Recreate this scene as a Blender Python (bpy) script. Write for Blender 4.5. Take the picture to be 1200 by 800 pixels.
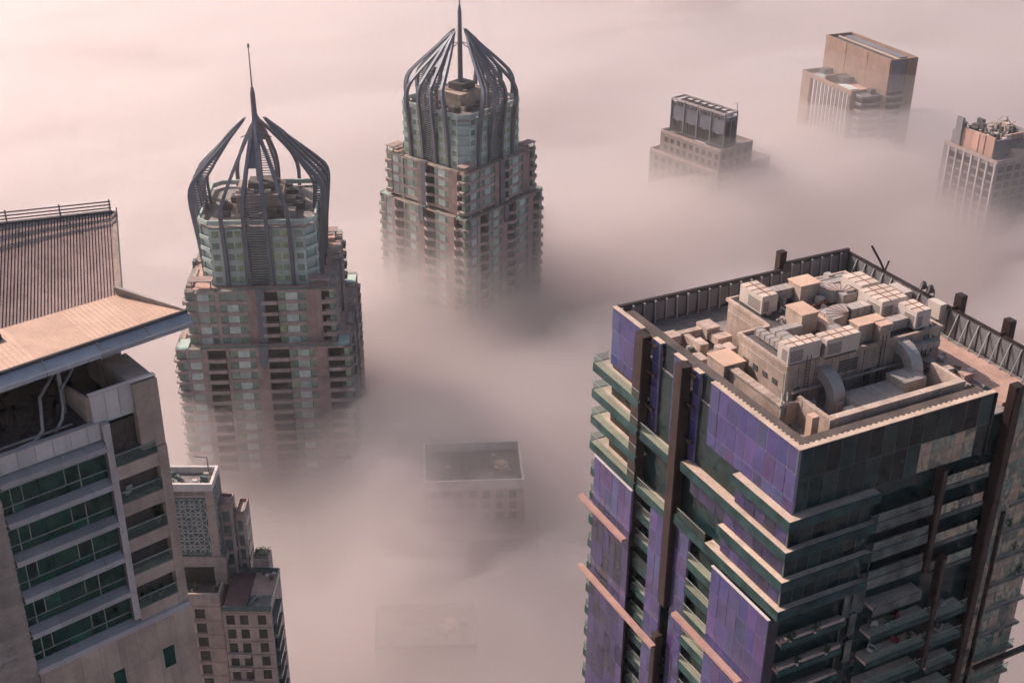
import bpy, math, random
from mathutils import Vector, Matrix, noise
random.seed(7)
R_ = math.radians
for o in list(bpy.data.objects): bpy.data.objects.remove(o)
SC = bpy.context.scene
COL = SC.collection

# ------------------------------------------------------------------ camera
cam = bpy.data.cameras.new("camera"); camo = bpy.data.objects.new("camera", cam); COL.objects.link(camo)
cam.sensor_width = 36.0; cam.lens = 44.4; cam.clip_start = 0.5; cam.clip_end = 20000
camo.matrix_world = Matrix.Rotation(R_(90 - 27.6), 4, 'X') @ Matrix.Rotation(R_(0.45), 4, 'Z')
SC.camera = camo

# ------------------------------------------------------------------ sky, sun, exposure
SUN_AZ, SUN_EL = 146.0, 38.0        # degrees, azimuth counted from +X towards +Y
W = bpy.data.worlds.new("World"); SC.world = W; W.use_nodes = True
wn = W.node_tree.nodes; wl = W.node_tree.links
sky = wn.new("ShaderNodeTexSky"); sky.sky_type = 'NISHITA'; sky.sun_disc = False
sky.sun_elevation = R_(SUN_EL); sky.sun_rotation = R_(90.0 - SUN_AZ)
sky.altitude = 200; sky.air_density = 1.0; sky.dust_density = 4.0; sky.ozone_density = 0.6
bg = wn["Background"]; bg.inputs["Strength"].default_value = 0.10
wl.new(sky.outputs[0], bg.inputs["Color"])
sun = bpy.data.lights.new("sun", 'SUN'); sun.energy = 4.8; sun.angle = R_(0.6); sun.color = (1.0, 0.83, 0.75)
suno = bpy.data.objects.new("sun", sun); COL.objects.link(suno)
sd = Vector((math.cos(R_(SUN_EL))*math.cos(R_(SUN_AZ)), math.cos(R_(SUN_EL))*math.sin(R_(SUN_AZ)), math.sin(R_(SUN_EL))))
suno.rotation_euler = sd.to_track_quat('Z', 'Y').to_euler(); suno.location = sd*300
VS = SC.view_settings
VS.view_transform = 'Standard'; VS.look = 'None'; VS.exposure = 0.12; VS.gamma = 1.0; VS.use_curve_mapping = False
CY = SC.cycles
SC.render.engine = 'CYCLES'
CY.use_denoising = True
CY.max_bounces = 9; CY.diffuse_bounces = 2; CY.glossy_bounces = 2; CY.transmission_bounces = 3
CY.volume_bounces = 5; CY.transparent_max_bounces = 16
CY.use_adaptive_sampling = True; CY.adaptive_threshold = 0.04; CY.adaptive_min_samples = 12
CY.sample_clamp_indirect = 8.0
GROUND = -330.0
# ------------------------------------------------------------------ materials
def _new(name):
    m = bpy.data.materials.new(name); m.use_nodes = True
    nt = m.node_tree; return m, nt, nt.nodes["Principled BSDF"]
def _n(nt, t, **kw):
    n = nt.nodes.new(t)
    for k, v in kw.items():
        if k in n.inputs: n.inputs[k].default_value = v
        else: setattr(n, k, v)
    return n
def solid(name, col, rough=0.8, var=0.25, scale=0.35, streak=0.25, bump=0.15, metal=0.0, spec=0.4, rnd=0.12, gscale=4.0):
    """matt surface: broad blotches, rain streaks running down, fine grain, small change from piece to piece"""
    m, nt, p = _new(name); L = nt.links
    geo = _n(nt, "ShaderNodeNewGeometry")
    n1 = _n(nt, "ShaderNodeTexNoise", Scale=scale, Detail=5.0, Roughness=0.62); L.new(geo.outputs["Position"], n1.inputs["Vector"])
    mp = _n(nt, "ShaderNodeMapping"); mp.inputs["Scale"].default_value = (.8, .8, 0.06); L.new(geo.outputs["Position"], mp.inputs["Vector"])
    n2 = _n(nt, "ShaderNodeTexNoise", Scale=1.6, Detail=3.0); L.new(mp.outputs[0], n2.inputs["Vector"])
    n3 = _n(nt, "ShaderNodeTexNoise", Scale=gscale, Detail=4.0); L.new(geo.outputs["Position"], n3.inputs["Vector"])
    oi = _n(nt, "ShaderNodeObjectInfo")
    def mr(src, a, b, lo=0.3, hi=0.7):
        r = _n(nt, "ShaderNodeMapRange"); r.inputs[1].default_value = lo; r.inputs[2].default_value = hi
        r.inputs[3].default_value = a; r.inputs[4].default_value = b; L.new(src, r.inputs[0]); return r.outputs[0]
    def mul(a, b):
        x = _n(nt, "ShaderNodeMath", operation='MULTIPLY'); L.new(a, x.inputs[0]); L.new(b, x.inputs[1]); return x.outputs[0]
    f = mul(mul(mr(n1.outputs[0], 1 - var, 1 + var), mr(n2.outputs[0], 1 - streak*.45, 1 + streak*0.2)),
            mul(mr(n3.outputs[0], 1 - var*0.4, 1 + var*0.4), mr(oi.outputs["Random"], 1 - rnd, 1 + rnd, 0, 1)))
    vm = _n(nt, "ShaderNodeVectorMath", operation='SCALE'); vm.inputs[0].default_value = col; L.new(f, vm.inputs["Scale"])
    L.new(vm.outputs[0], p.inputs["Base Color"])
    p.inputs["Roughness"].default_value = rough; p.inputs["Metallic"].default_value = metal; p.inputs["Specular IOR Level"].default_value = spec
    if bump:
        b = _n(nt, "ShaderNodeBump", Strength=bump, Distance=0.05); L.new(n3.outputs[0], b.inputs["Height"]); L.new(b.outputs[0], p.inputs["Normal"])
    return m
def pane(name, ramp, rough=0.08, spec=0.5, wob=0.04, dirt=0.15, inner=None):
    """window glass over a dim interior; the tint changes from pane to pane along the ramp"""
    m, nt, p = _new(name); L = nt.links
    geo = _n(nt, "ShaderNodeNewGeometry"); oi = _n(nt, "ShaderNodeObjectInfo")
    cr = _n(nt, "ShaderNodeValToRGB"); e = cr.color_ramp.elements
    while len(e) < len(ramp): e.new(0.5)
    for i, c in enumerate(ramp):
        e[i].position = i/max(1, len(ramp) - 1); e[i].color = (*c, 1)
    L.new(oi.outputs["Random"], cr.inputs[0])
    n1 = _n(nt, "ShaderNodeTexNoise", Scale=0.55, Detail=4.0); L.new(geo.outputs["Position"], n1.inputs["Vector"])
    r = _n(nt, "ShaderNodeMapRange"); r.inputs[1].default_value = 0.3; r.inputs[2].default_value = 0.7
    r.inputs[3].default_value = 1 - dirt*2; r.inputs[4].default_value = 1 + dirt*2; L.new(n1.outputs[0], r.inputs[0])
    vm = _n(nt, "ShaderNodeVectorMath", operation='SCALE'); L.new(cr.outputs[0], vm.inputs[0]); L.new(r.outputs[0], vm.inputs["Scale"])
    src = vm.outputs[0]
    if inner:   # blotches: furnishings behind the pane, painted reflections in MOTTLE
        mp = _n(nt, "ShaderNodeMapping"); mp.inputs["Scale"].default_value = (1.0, 1.0, 0.55); L.new(geo.outputs["Position"], mp.inputs["Vector"])
        n2 = _n(nt, "ShaderNodeTexNoise", Scale=1.1, Detail=3.0, Distortion=1.2); L.new(mp.outputs[0], n2.inputs["Vector"])
        r2 = _n(nt, "ShaderNodeMapRange"); r2.inputs[1].default_value = 0.46; r2.inputs[2].default_value = 0.62; L.new(n2.outputs[0], r2.inputs[0])
        mx = _n(nt, "ShaderNodeMix", data_type='RGBA'); L.new(r2.outputs[0], mx.inputs[0]); L.new(src, mx.inputs[6]); mx.inputs[7].default_value = (*inner, 1)
        src = mx.outputs[2]
    L.new(src, p.inputs["Base Color"])
    p.inputs["Roughness"].default_value = rough; p.inputs["Specular IOR Level"].default_value = spec
    n3 = _n(nt, "ShaderNodeTexNoise", Scale=0.35, Detail=1.0); L.new(geo.outputs["Position"], n3.inputs["Vector"])
    b = _n(nt, "ShaderNodeBump", Strength=wob, Distance=0.6); L.new(n3.outputs[0], b.inputs["Height"]); L.new(b.outputs[0], p.inputs["Normal"])
    return m
def rail_glass(name, tint, op=0.4):
    m, nt, p = _new(name); L = nt.links
    tr = _n(nt, "ShaderNodeBsdfTransparent"); tr.inputs[0].default_value = (0.84, 0.90, 0.88, 1)
    mx = _n(nt, "ShaderNodeMixShader"); mx.inputs[0].default_value = op
    p.inputs["Base Color"].default_value = (*tint, 1); p.inputs["Roughness"].default_value = 0.12
    L.new(tr.outputs[0], mx.inputs[1]); L.new(p.outputs[0], mx.inputs[2]); L.new(mx.outputs[0], nt.nodes["Material Output"].inputs["Surface"])
    return m
STONE = solid("pink_stone", (.39, .31, .28), streak=.3)
STONE2 = solid("pink_stone_pier", (.34, .24, .215), streak=.3)
PALEG = solid("pale_green_cladding", (.50, .60, .54), rough=.5, var=.15, bump=.05)
WPALE = pane("pale_window", [(.44, .55, .50), (.58, .66, .61), (.30, .40, .36), (.64, .70, .66), (.42, .50, .44), (.24, .30, .27)], rough=.2, dirt=.1)  # whitish tones hold the reflected sky in the base colour
WGREEN = pane("green_window", [(.13, .21, .16), (.24, .34, .26), (.17, .26, .21), (.28, .36, .22)], rough=.15)
WYEL = pane("yellow_green_window", [(.30, .40, .22), (.36, .44, .26), (.24, .36, .26)], rough=.15)
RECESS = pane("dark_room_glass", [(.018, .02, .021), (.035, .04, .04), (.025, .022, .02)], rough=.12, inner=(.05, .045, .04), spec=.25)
RIB = solid("grey_steel_rib", (.14, .155, .19), rough=.5, var=.15, streak=.2, bump=.05, metal=.2)
PLANT = solid("plant_metal", (.42, .36, .33), rough=.6, metal=.1, streak=.4)
PLANTD = solid("dark_plant", (.10, .09, .09), rough=.7)
CONC = solid("tan_concrete", (.47, .36, .30), streak=.4, var=.3)
CONCG = solid("grey_roof_screed", (.24, .21, .20), var=.35, scale=.5)
ROOFPINK = solid("pink_roof_tile", (.50, .32, .26), var=.2)
ACM = solid("ac_casing", (.58, .50, .45), rough=.55, var=.1, streak=.06, bump=.03)
ACTOP = solid("ac_top", (.62, .50, .42), rough=.6, var=.15, streak=.0, bump=.03)
DUCT = solid("galvanised_duct", (.46, .41, .38), rough=.5, var=.15, streak=.1, metal=.25)
RUST = solid("rusty_strap", (.26, .11, .07), rough=.8)
PURP = pane("violet_glass", [(.062, .045, .165), (.038, .045, .16), (.095, .062, .20), (.05, .07, .18), (.075, .045, .14), (.035, .05, .12), (.08, .055, .19)], rough=.09, wob=.06, dirt=.1, spec=.45)
PURPF = solid('violet_frame', (.20, .19, .28), rough=.5, var=.1, bump=0)
PURPD = pane("dim_violet_glass", [(.022, .020, .055), (.050, .040, .125), (.016, .022, .032), (.07, .055, .16), (.03, .03, .05), (.04, .033, .095)], rough=.1, dirt=.08, wob=.08, spec=.35)  # darker, uneven tones stand in for reflections on the violet glass
GREYM = solid("grey_teal_mullion", (.11, .135, .135), rough=.5, var=.1, bump=0)
DARKG = pane("black_green_glass", [(.006, .012, .014), (.013, .032, .034), (.005, .009, .012), (.020, .050, .050), (.008, .016, .020)], rough=.05, wob=.12, spec=.25)
MOTTLE = pane("mottled_reflection_glass", [(.28, .24, .17), (.10, .17, .145), (.38, .27, .21), (.06, .09, .08), (.20, .25, .19), (.13, .20, .18)], rough=.07, inner=(.42, .34, .25), wob=.08)  # reflections of neighbouring towers put into the tints as tan and green
TEAL = pane("teal_fascia", [(.025, .058, .060), (.036, .078, .075), (.022, .05, .055)], rough=.4, wob=.0, dirt=.25, spec=.12)
GREYF = pane("grey_teal_fascia", [(.09, .11, .105), (.12, .13, .12), (.075, .095, .095)], rough=.25, wob=.0, dirt=.25, spec=.2)
CREAM = solid("cream_ledge", (.62, .47, .37), var=.2)
RAILG = rail_glass("pale_green_rail_glass", (.45, .55, .48), .07)
BROWN = solid("brown_metal_fin", (.034, .019, .017), rough=.5, var=.3, spec=.4)
PINKB = solid("pink_metal_bar", (.42, .25, .21), rough=.5, var=.15)
MULL = solid("dark_mullion", (.05, .045, .06), rough=.5, var=.1, bump=0)
MULLG = solid("grey_mullion", (.33, .34, .32), rough=.5, var=.1, bump=0)
BEIGE = solid("beige_render", (.46, .35, .29), var=.18, streak=.35)
WHITEP = solid("offwhite_panel", (.60, .54, .52), rough=.55, var=.1, streak=.25, bump=.05)
GREYSILL = solid("grey_sill_panel", (.45, .39, .38), rough=.55, var=.1, streak=.15, bump=.05)
GREENG = pane("deep_green_glass", [(.004, .022, .018), (.012, .065, .046), (.006, .036, .036), (.022, .10, .07), (.003, .014, .013), (.010, .05, .036)], rough=.07, inner=(.015, .07, .048), wob=.1, dirt=.3, spec=.22)  # lighter greens in the ramp imitate varied reflections
TANROOF = solid("tan_roof_sheet", (.60, .40, .30), rough=.6, var=.12, streak=.1)
CORR = solid("corrugated_sheet", (.52, .36, .31), rough=.5, var=.2, streak=.35)
BLUEG = solid("blue_grey_gutter", (.42, .42, .45), rough=.4, var=.12, streak=.2, metal=.2)
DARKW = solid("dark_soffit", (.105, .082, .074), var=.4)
LEAF = solid("balcony_leaves", (.05, .10, .035), var=.5, gscale=9)
FABRIC = solid("faded_fabric", (.45, .40, .38), rnd=.5)
REDF = solid("red_fabric", (.22, .05, .05), rnd=.4)
WHITEL = solid("white_lattice", (.50, .50, .48), var=.1, bump=0)
TEALG = pane("teal_lattice_glass", [(.06, .11, .11), (.09, .15, .14)], rough=.2)
POOL = pane("pool_water", [(.16, .34, .36)], rough=.05)
GSLAB = solid("brown_slab_render", (.30, .205, .165), var=.15, streak=.3)
GREYC = solid("grey_cladding", (.21, .20, .215), rough=.6, var=.15)
SOIL = solid("city_ground", (.16, .14, .12), scale=.02)

# ------------------------------------------------------------------ mesh helpers
CUBE_F = [(0, 2, 3, 1), (4, 5, 7, 6), (0, 1, 5, 4), (2, 6, 7, 3), (0, 4, 6, 2), (1, 3, 7, 5)]
class MB:
    def __init__(s): s.v = []; s.f = []
    def box(s, x0, x1, y0, y1, z0, z1):
        b = len(s.v); s.v += [(x, y, z) for z in (z0, z1) for y in (y0, y1) for x in (x0, x1)]
        s.f += [tuple(b + i for i in q) for q in CUBE_F]; return s
    def hexa(s, pts):      # eight points, bottom four then top four, in the order of box()
        b = len(s.v); s.v += [tuple(p) for p in pts]; s.f += [tuple(b + i for i in q) for q in CUBE_F]; return s
    def prism(s, poly, z0, z1):   # counter-clockwise outline
        b = len(s.v); n = len(poly)
        s.v += [(x, y, z0) for x, y in poly] + [(x, y, z1) for x, y in poly]
        s.f += [tuple(b + n - 1 - i for i in range(n)), tuple(b + n + i for i in range(n))]
        s.f += [(b + i, b + (i + 1) % n, b + n + (i + 1) % n, b + n + i) for i in range(n)]; return s
    def sweep(s, path, secs):
        """path of points, secs of (side, out, half_w, half_d): a box section carried along the path"""
        b = len(s.v); n = len(path)
        for p, (sd_, ou, hw, hd) in zip(path, secs):
            p = Vector(p); sd_ = Vector(sd_); ou = Vector(ou)
            for a, c in ((-1, -1), (1, -1), (1, 1), (-1, 1)): s.v.append(tuple(p + sd_*hw*a + ou*hd*c))
        for i in range(n - 1):
            for k in range(4):
                q = b + i*4; s.f.append((q + k, q + (k + 1) % 4, q + 4 + (k + 1) % 4, q + 4 + k))
        s.f += [(b + 3, b + 2, b + 1, b), tuple(b + (n - 1)*4 + k for k in range(4))]; return s
    def tube(s, path, r, n=6):
        b = len(s.v); P = [Vector(p) for p in path]
        for i, p in enumerate(P):
            t = (P[min(i + 1, len(P) - 1)] - P[max(i - 1, 0)]).normalized()
            u = t.cross(Vector((0, 0, 1)))
            if u.length < 1e-3: u = Vector((1, 0, 0))
            u.normalize(); w = u.cross(t)
            rr = r[i] if isinstance(r, (list, tuple)) else r
            for k in range(n):
                a = 2*math.pi*k/n; s.v.append(tuple(p + u*math.cos(a)*rr + w*math.sin(a)*rr))
        for i in range(len(P) - 1):
            for k in range(n):
                q = b + i*n; s.f.append((q + k, q + (k + 1) % n, q + n + (k + 1) % n, q + n + k))
        s.f += [tuple(b + n - 1 - k for k in range(n)), tuple(b + (len(P) - 1)*n + k for k in range(n))]; return s
    def beam(s, a, c, w, h=None):
        a = Vector(a); c = Vector(c); t = (c - a).normalized(); h = h or w
        u = t.cross(Vector((0, 0, 1)))
        if u.length < 1e-3: u = Vector((1, 0, 0))
        u.normalize(); o = u.cross(t)
        return s.sweep([a, c], [(u, o, w/2, h/2)]*2)
    def build(s, name, mat, parent=None, kind=None, smooth=False):
        me = bpy.data.meshes.new(name); me.from_pydata(s.v, [], s.f); me.update()
        me.materials.append(mat)
        if smooth:
            for p in me.polygons: p.use_smooth = True
        o = bpy.data.objects.new(name, me); COL.objects.link(o); o.parent = parent
        if kind: o["kind"] = kind
        return o
_cubes = {}
def bx(name, mat, parent, x0, x1, y0, y1, z0, z1):
    """one box-shaped piece; alike pieces share the mesh of their material"""
    me = _cubes.get(mat.name)
    if me is None:
        me = bpy.data.meshes.new(mat.name + "_piece")
        me.from_pydata([(x, y, z) for z in (-.5, .5) for y in (-.5, .5) for x in (-.5, .5)], [], CUBE_F); me.update()
        me.materials.append(mat); _cubes[mat.name] = me
    o = bpy.data.objects.new(name, me); COL.objects.link(o); o.parent = parent
    o.location = ((x0 + x1)/2, (y0 + y1)/2, (z0 + z1)/2); o.scale = (abs(x1 - x0), abs(y1 - y0), abs(z1 - z0))
    return o
def thing(name, label, cat, loc=(0, 0, 0), rotz=0, group=None, parent=None):
    o = bpy.data.objects.new(name, None); COL.objects.link(o); o.empty_display_size = 0.5
    o.location = loc; o.rotation_euler = (0, 0, R_(rotz)); o.parent = parent
    if label: o["label"] = label
    if cat: o["category"] = cat
    if group: o["group"] = group
    return o
def tag(o, label, cat, group=None):
    o["label"] = label; o["category"] = cat
    if group: o["group"] = group
    return o
class Face:
    """the wall of a block: u runs along it, d is the distance out of it; maps to local x, y of the block"""
    def __init__(s, ox, oy, ux, uy, nx, ny): s.a = (ox, oy, ux, uy, nx, ny)
    def xy(s, u, d): ox, oy, ux, uy, nx, ny = s.a; return (ox + ux*u + nx*d, oy + uy*u + ny*d)
    def b(s, u0, u1, d0, d1):
        p = s.xy(u0, d0); q = s.xy(u1, d1)
        return (min(p[0], q[0]), max(p[0], q[0]), min(p[1], q[1]), max(p[1], q[1]))
    def bx(s, name, mat, parent, u0, u1, d0, d1, z0, z1): return bx(name, mat, parent, *s.b(u0, u1, d0, d1), z0, z1)
    def mb(s, m, u0, u1, d0, d1, z0, z1): return m.box(*s.b(u0, u1, d0, d1), z0, z1)

ground = MB().box(-5000, 5000, -3000, 7000, GROUND - 1, GROUND).build("ground", SOIL); ground["kind"] = "structure"
# ------------------------------------------------------------------ the twin crowned towers
def faces4(half):
    return [Face(0, -half, 1, 0, 0, -1), Face(half, 0, 0, 1, 1, 0), Face(0, half, -1, 0, 0, 1), Face(-half, 0, 0, -1, -1, 0)]
LOW = [('g', 2.5), ('p', .6), ('W', 3.0), ('p', 1.6), ('B', 4.6), ('p', .8), ('g', 2.0), ('W', 3.0), ('g', 1.5), ('P', 3.0),
       ('B', 5.2), ('g', 2.0), ('W', 3.0), ('g', 1.6), ('P', 3.0), ('B', 4.0), ('g', 1.6)]
MIDB = [('g', 2.2), ('p', .8), ('W', 3.0), ('g', 1.6), ('p', 1.0), ('g', 1.8), ('W', 3.0), ('g', 2.2), ('P', 3.6),
        ('B', 4.2), ('g', 2.0), ('W', 3.2), ('g', 2.0), ('P', 4.0), ('B', 3.6)]
def crowned_tower(name, label, x, y, rot, zpar, fh, vee, seen, group, HL=23.0, HM=20.4):
    """zpar: height of the crown's parapet; fh: storey height; seen: which of the four walls are built piece by piece"""
    t = thing(name, label, "tower", (x, y, GROUND), rot, group)
    Z = zpar - GROUND
    def tier(half, bays, ztop, nfl, zbot):
        dep = 1.7
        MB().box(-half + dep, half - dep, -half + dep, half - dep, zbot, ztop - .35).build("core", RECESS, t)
        k = half*2/sum(w for _, w in bays)
        for fi, F in enumerate(faces4(half)):
            vis = fi in seen
            rest = {}
            def put(nm, mat, *a):
                if vis: F.bx(nm, mat, t, *a)
                else: F.mb(rest.setdefault((nm, mat), MB()), *a)
            u = -half; run = None
            spans = []
            for kind, w in bays:
                w *= k; u1 = u + w
                if kind in 'pP':
                    put("pier", STONE2 if kind == 'P' else STONE, u, u1, -dep, .14 if kind == 'P' else .07, zbot, ztop + (.5 if kind == 'P' else 0))
                    run = None
                elif kind == 'B':
                    run = None
                    for i in range(nfl):
                        zf = ztop - (i + 1)*fh
                        if vee:
                            m = MB(); c = (u + u1)/2
                            pts = [F.xy(u + .05, -dep), F.xy(u1 - .05, -dep), F.xy(u1 - .05, .25), F.xy(c, 1.5), F.xy(u + .05, .25)]
                            a2 = sum(pts[j][0]*pts[(j + 1) % 5][1] - pts[(j + 1) % 5][0]*pts[j][1] for j in range(5))
                            if a2 < 0: pts = pts[::-1]
                            m.prism(pts, zf - .25, zf)
                            for a, b_ in ((F.xy(u + .05, .2), F.xy(c, 1.45)), (F.xy(c, 1.45), F.xy(u1 - .05, .2))):
                                m.beam((*a, zf + .42), (*b_, zf + .42), .12, .85)
                            if vis: m.build("balcony", STONE, t)
                            else:
                                r = rest.setdefault(("balcony", STONE), MB()); b0 = len(r.v); r.v += m.v; r.f += [tuple(b0 + q for q in f) for f in m.f]
                        else:
                            m = MB()
                            F.mb(m, u + .05, u1 - .05, -dep, .9, zf - .3, zf); F.mb(m, u + .05, u1 - .05, .8, .9, zf, zf + .85)
                            if vis: m.build("balcony", STONE, t)
                            else:
                                r = rest.setdefault(("balcony", STONE), MB()); b0 = len(r.v); r.v += m.v; r.f += [tuple(b0 + q for q in f) for f in m.f]
                else:
                    for i in range(nfl):
                        zf = ztop - (i + 1)*fh
                        put("window", WPALE if kind == 'W' else WGREEN, u + .06, u1 - .06, -dep, -.22 if kind == 'W' else -.32, zf + .75, zf + fh - .45)
                    if run is None: run = [u, u1]; spans.append(run)
                    else: run[1] = u1
                u = u1
            for a, b_ in spans:
                for i in range(nfl + 1):
                    zf = ztop - i*fh
                    put("spandrel", STONE, a, b_, -dep, 0, zf - .45, zf + (.75 if i else .35))
            for (nm, mat), m in rest.items(): m.build(nm, mat, t, "stuff")
        # flat terrace on the tier and its glass guard
        m = MB().box(-half + .3, half - .3, -half + .3, half - .3, ztop - .3, ztop - .05); m.build("terrace", ROOFPINK, t)
        g = MB()
        for F in faces4(half): F.mb(g, -half + .1, half - .1, -.12, -.06, ztop + .3, ztop + 1.2)
        g.build("guard_glass", RAILG, t)
    zm = Z - 19.0; zl = Z - 35.5
    nlow = 13
    tier(HL, LOW, zl, nlow, zl - nlow*fh - .5)
    tier(HM, MIDB, zm, round((zm - zl)/fh), zl - .2)
    # shaft below, hidden in the fog
    MB().box(-HL + .2, HL - .2, -HL + .2, HL - .2, 0, zl - nlow*fh - .5).build("shaft", STONE, t)
    # corner cut-backs with stacked balconies on the lower tiers
    for sx, sy in ((1, -1), (1, 1), (-1, -1), (-1, 1)):
        for i in range(nlow):
            zf = zl - (i + 1)*fh
            m = MB(); c = HL
            m.prism([(sx*(c - 3), sy*(c - 3)), (sx*(c + .4), sy*(c - 3)), (sx*(c + .9), sy*(c - .3)), (sx*(c - .3), sy*(c + .9)), (sx*(c - 3), sy*(c + .4))][::(1 if sx*sy > 0 else -1)], zf - .25, zf + .75)
            m.build("corner_balcony", STONE, t)
        for i in range(5):
            zf = zm - (i + .9)*fh
            m = MB(); c = HM
            m.prism([(sx*(c - 3), sy*(c - 3)), (sx*(c + .4), sy*(c - 3)), (sx*(c + .9), sy*(c - .3)), (sx*(c - .3), sy*(c + .9)), (sx*(c - 3), sy*(c + .4))][::(1 if sx*sy > 0 else -1)], zf - .25, zf + .75)
            m.build("corner_balcony", STONE, t)
    # pergola slabs standing on the terraces
    for sx, sy in ((-1, -1), (1, -1), (1, 1), (-1, 1)):
        m = MB(); m.box(sx*13.5, sx*20.0, sy*15.8, sy*19.6, zm + 2.5, zm + 2.8)
        for a in (14.0, 19.4):
            for b_ in (16.2, 19.2): m.box(sx*a - .15, sx*a + .15, sy*b_ - .15, sy*b_ + .15, zm - .1, zm + 2.5)
        m.build("pergola", STONE2, t)
        m = MB(); m.box(sx*(HM + .2), sx*(HL - .4), sy*(HM - 3), sy*(HL - .4), zl + .0, zl + .5); m.build("planter", PALEG, t)
    # upper block with pale green walls
    h = 16.5; zt = Z
    cut = 3.0
    octo = [(-h + cut, -h), (h - cut, -h), (h, -h + cut), (h, h - cut), (h - cut, h), (-h + cut, h), (-h, h - cut), (-h, -h + cut)]
    MB().prism([(a*.965, b_*.965) for a, b_ in octo], zm - .2, zt - 1.2).build("core", PALEG, t)
    for fi, F in enumerate(faces4(h)):
        vis = fi in seen
        acc = MB()
        for i in range(5):
            zf = zm + i*fh
            for u0, u1 in ((-13.4, -9.9), (-8.7, -4.3), (4.3, 8.7), (9.9, 13.4)):
                # cladding panel below and beside each window
                if vis:
                    F.bx("wall_panel", PALEG, t, u0 + .02, u1 - .02, -.5, 0, zf + .03, zf + fh - .03)
                else:
                    F.mb(acc, u0, u1, -.5, 0, zf, zf + fh - .06)
            if vis:
                for u0, u1, mt in ((-12.8, -10.8, WGREEN), (-8.5, -6.75, WGREEN), (-6.3, -4.55, WYEL), (4.55, 6.3, WYEL), (6.75, 8.5, WYEL), (10.8, 12.8, WGREEN)):
                    F.bx("window", mt, t, u0, u1, -.3, .03, zf + .95, zf + 2.75)
                    F.bx("window_sill", WHITEP, t, u0 - .1, u1 + .1, -.3, .12, zf + .8, zf + .92)
        if acc.v: acc.build("wall_panels", PALEG, t, "stuff")
        F.bx("parapet", PALEG, t, -h + cut, h - cut, -.5, .06, zt - .3, zt + 1.0)
        # cut corner with stacked balconies
        a = F.xy(h - cut, 0); b_ = F.xy(h, -cut)
        for i in range(5):
            zf = zm + i*fh
            m = MB(); m.beam((*a, zf + .5), (*b_, zf + .5), .35, 1.1)
            m.build("balcony", PALEG, t)
        m = MB(); m.beam((*a, zt + .3), (*b_, zt + .3), .5, 1.4); m.build("parapet", PALEG, t)
    MB().prism(octo, zt - 1.4, zt - 1.1).build("roof", CONCG, t)
    # plant on the roof inside the crown
    rnd = random.Random(int(x*7))
    MB().box(-6.5, 6.5, -6.0, 6.0, zt - 1.1, zt + 4.2).box(-6.8, 6.8, -6.3, 6.3, zt + 4.2, zt + 4.6).build("plant_room", CONC, t)
    MB().box(-3.2, 4.2, -3.4, 3.0, zt + 4.6, zt + 7.0).build("lift_overrun", PLANTD, t)
    for i in range(34):
        a = rnd.uniform(0, 2*math.pi); r = rnd.uniform(8.0, 12.6); cx, cy = r*math.cos(a), r*math.sin(a)
        if abs(cx) < 6.9 and abs(cy) < 6.4: continue
        w, d_, hh = rnd.uniform(.7, 1.8), rnd.uniform(.7, 1.8), rnd.uniform(.8, 2.6)
        m = MB().box(cx - w, cx + w, cy - d_, cy + d_, zt - 1.1, zt - 1.1 + hh)
        m.box(cx - w*.6, cx + w*.6, cy - d_*.6, cy + d_*.6, zt - 1.1 + hh, zt - .9 + hh)
        m.build("plant_unit", rnd.choice([PLANT, PLANTD, CONC, PLANTD]), t)
    for i in range(12):
        cx, cy = rnd.uniform(-5.5, 5.5), rnd.uniform(-5, 5)
        if -4 < cx < 5 and -4.2 < cy < 3.8: continue
        MB().box(cx - .8, cx + .8, cy - .6, cy + .6, zt + 4.6, zt + 5.2 + rnd.random()).build("plant_unit", PLANT, t)
    # crown: four petals, each a pair of ribs with slats between them and two outer ribs leaning in to the same tip
    prof = [(-22, 16.9), (-16, 17.1), (-8, 17.7), (0, 18.6), (4, 19.0), (7, 19.0), (9.5, 17.9), (13.4, 14.4), (18.5, 9.5), (24.3, 4.2), (25.8, 2.9)]
    def P(zz):
        for (z0, r0), (z1, r1) in zip(prof, prof[1:]):
            if zz <= z1: return r0 + (r1 - r0)*(zz - z0)/(z1 - z0)
        return prof[-1][1]
    zs = [-22, -16, -8, 0, 3, 5.5, 7.5, 9.5, 11.5, 13.4, 16, 18.5, 21.5, 24.3, 25.8]
    for fi, (tx, ty, ox, oy) in enumerate(((1, 0, 0, -1), (0, 1, 1, 0), (-1, 0, 0, 1), (0, -1, -1, 0))):
        sv, ov = Vector((tx, ty, 0)), Vector((ox, oy, 0))
        def width(zz, w0):     # half spread of a rib pair at a height
            s_ = min(1, max(0, (zz - 4)/20.3)); return w0*(1 - s_**1.25) + .35*s_**1.25
        pet = thing("crown_petal", None, None, parent=t)
        def inset(zz):         # how far the inner chord of a rib stands behind its outer chord
            return 2.9*max(0.0, min(1.0, (zz + 16)/14.0))*max(0.0, min(1.0, (20.5 - zz)/10.5))
        for sgn in (-1, 1):
            path = [sv*sgn*width(z_, 3.1) + ov*P(z_) + Vector((0, 0, Z + z_)) for z_ in zs]
            secs = [(sv, ov, .5, .6 if z_ < 14 else .6 + .05*(z_ - 14)) for z_ in zs]
            secs[-2] = (sv, ov, .3, .5); secs[-1] = (sv, ov, .05, .05)
            MB().sweep(path, secs).build("rib", RIB, pet)
            path = [sv*sgn*width(z_, 2.9) + ov*(P(z_) - inset(z_) - .4) + Vector((0, 0, Z + z_ - (0 if z_ < 9 else .35))) for z_ in zs[:-2]]
            MB().sweep(path, [(sv, ov, .36, .36)]*len(path)).build("rib", RIB, pet)
            rg = MB(); zz = -14.0
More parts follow.
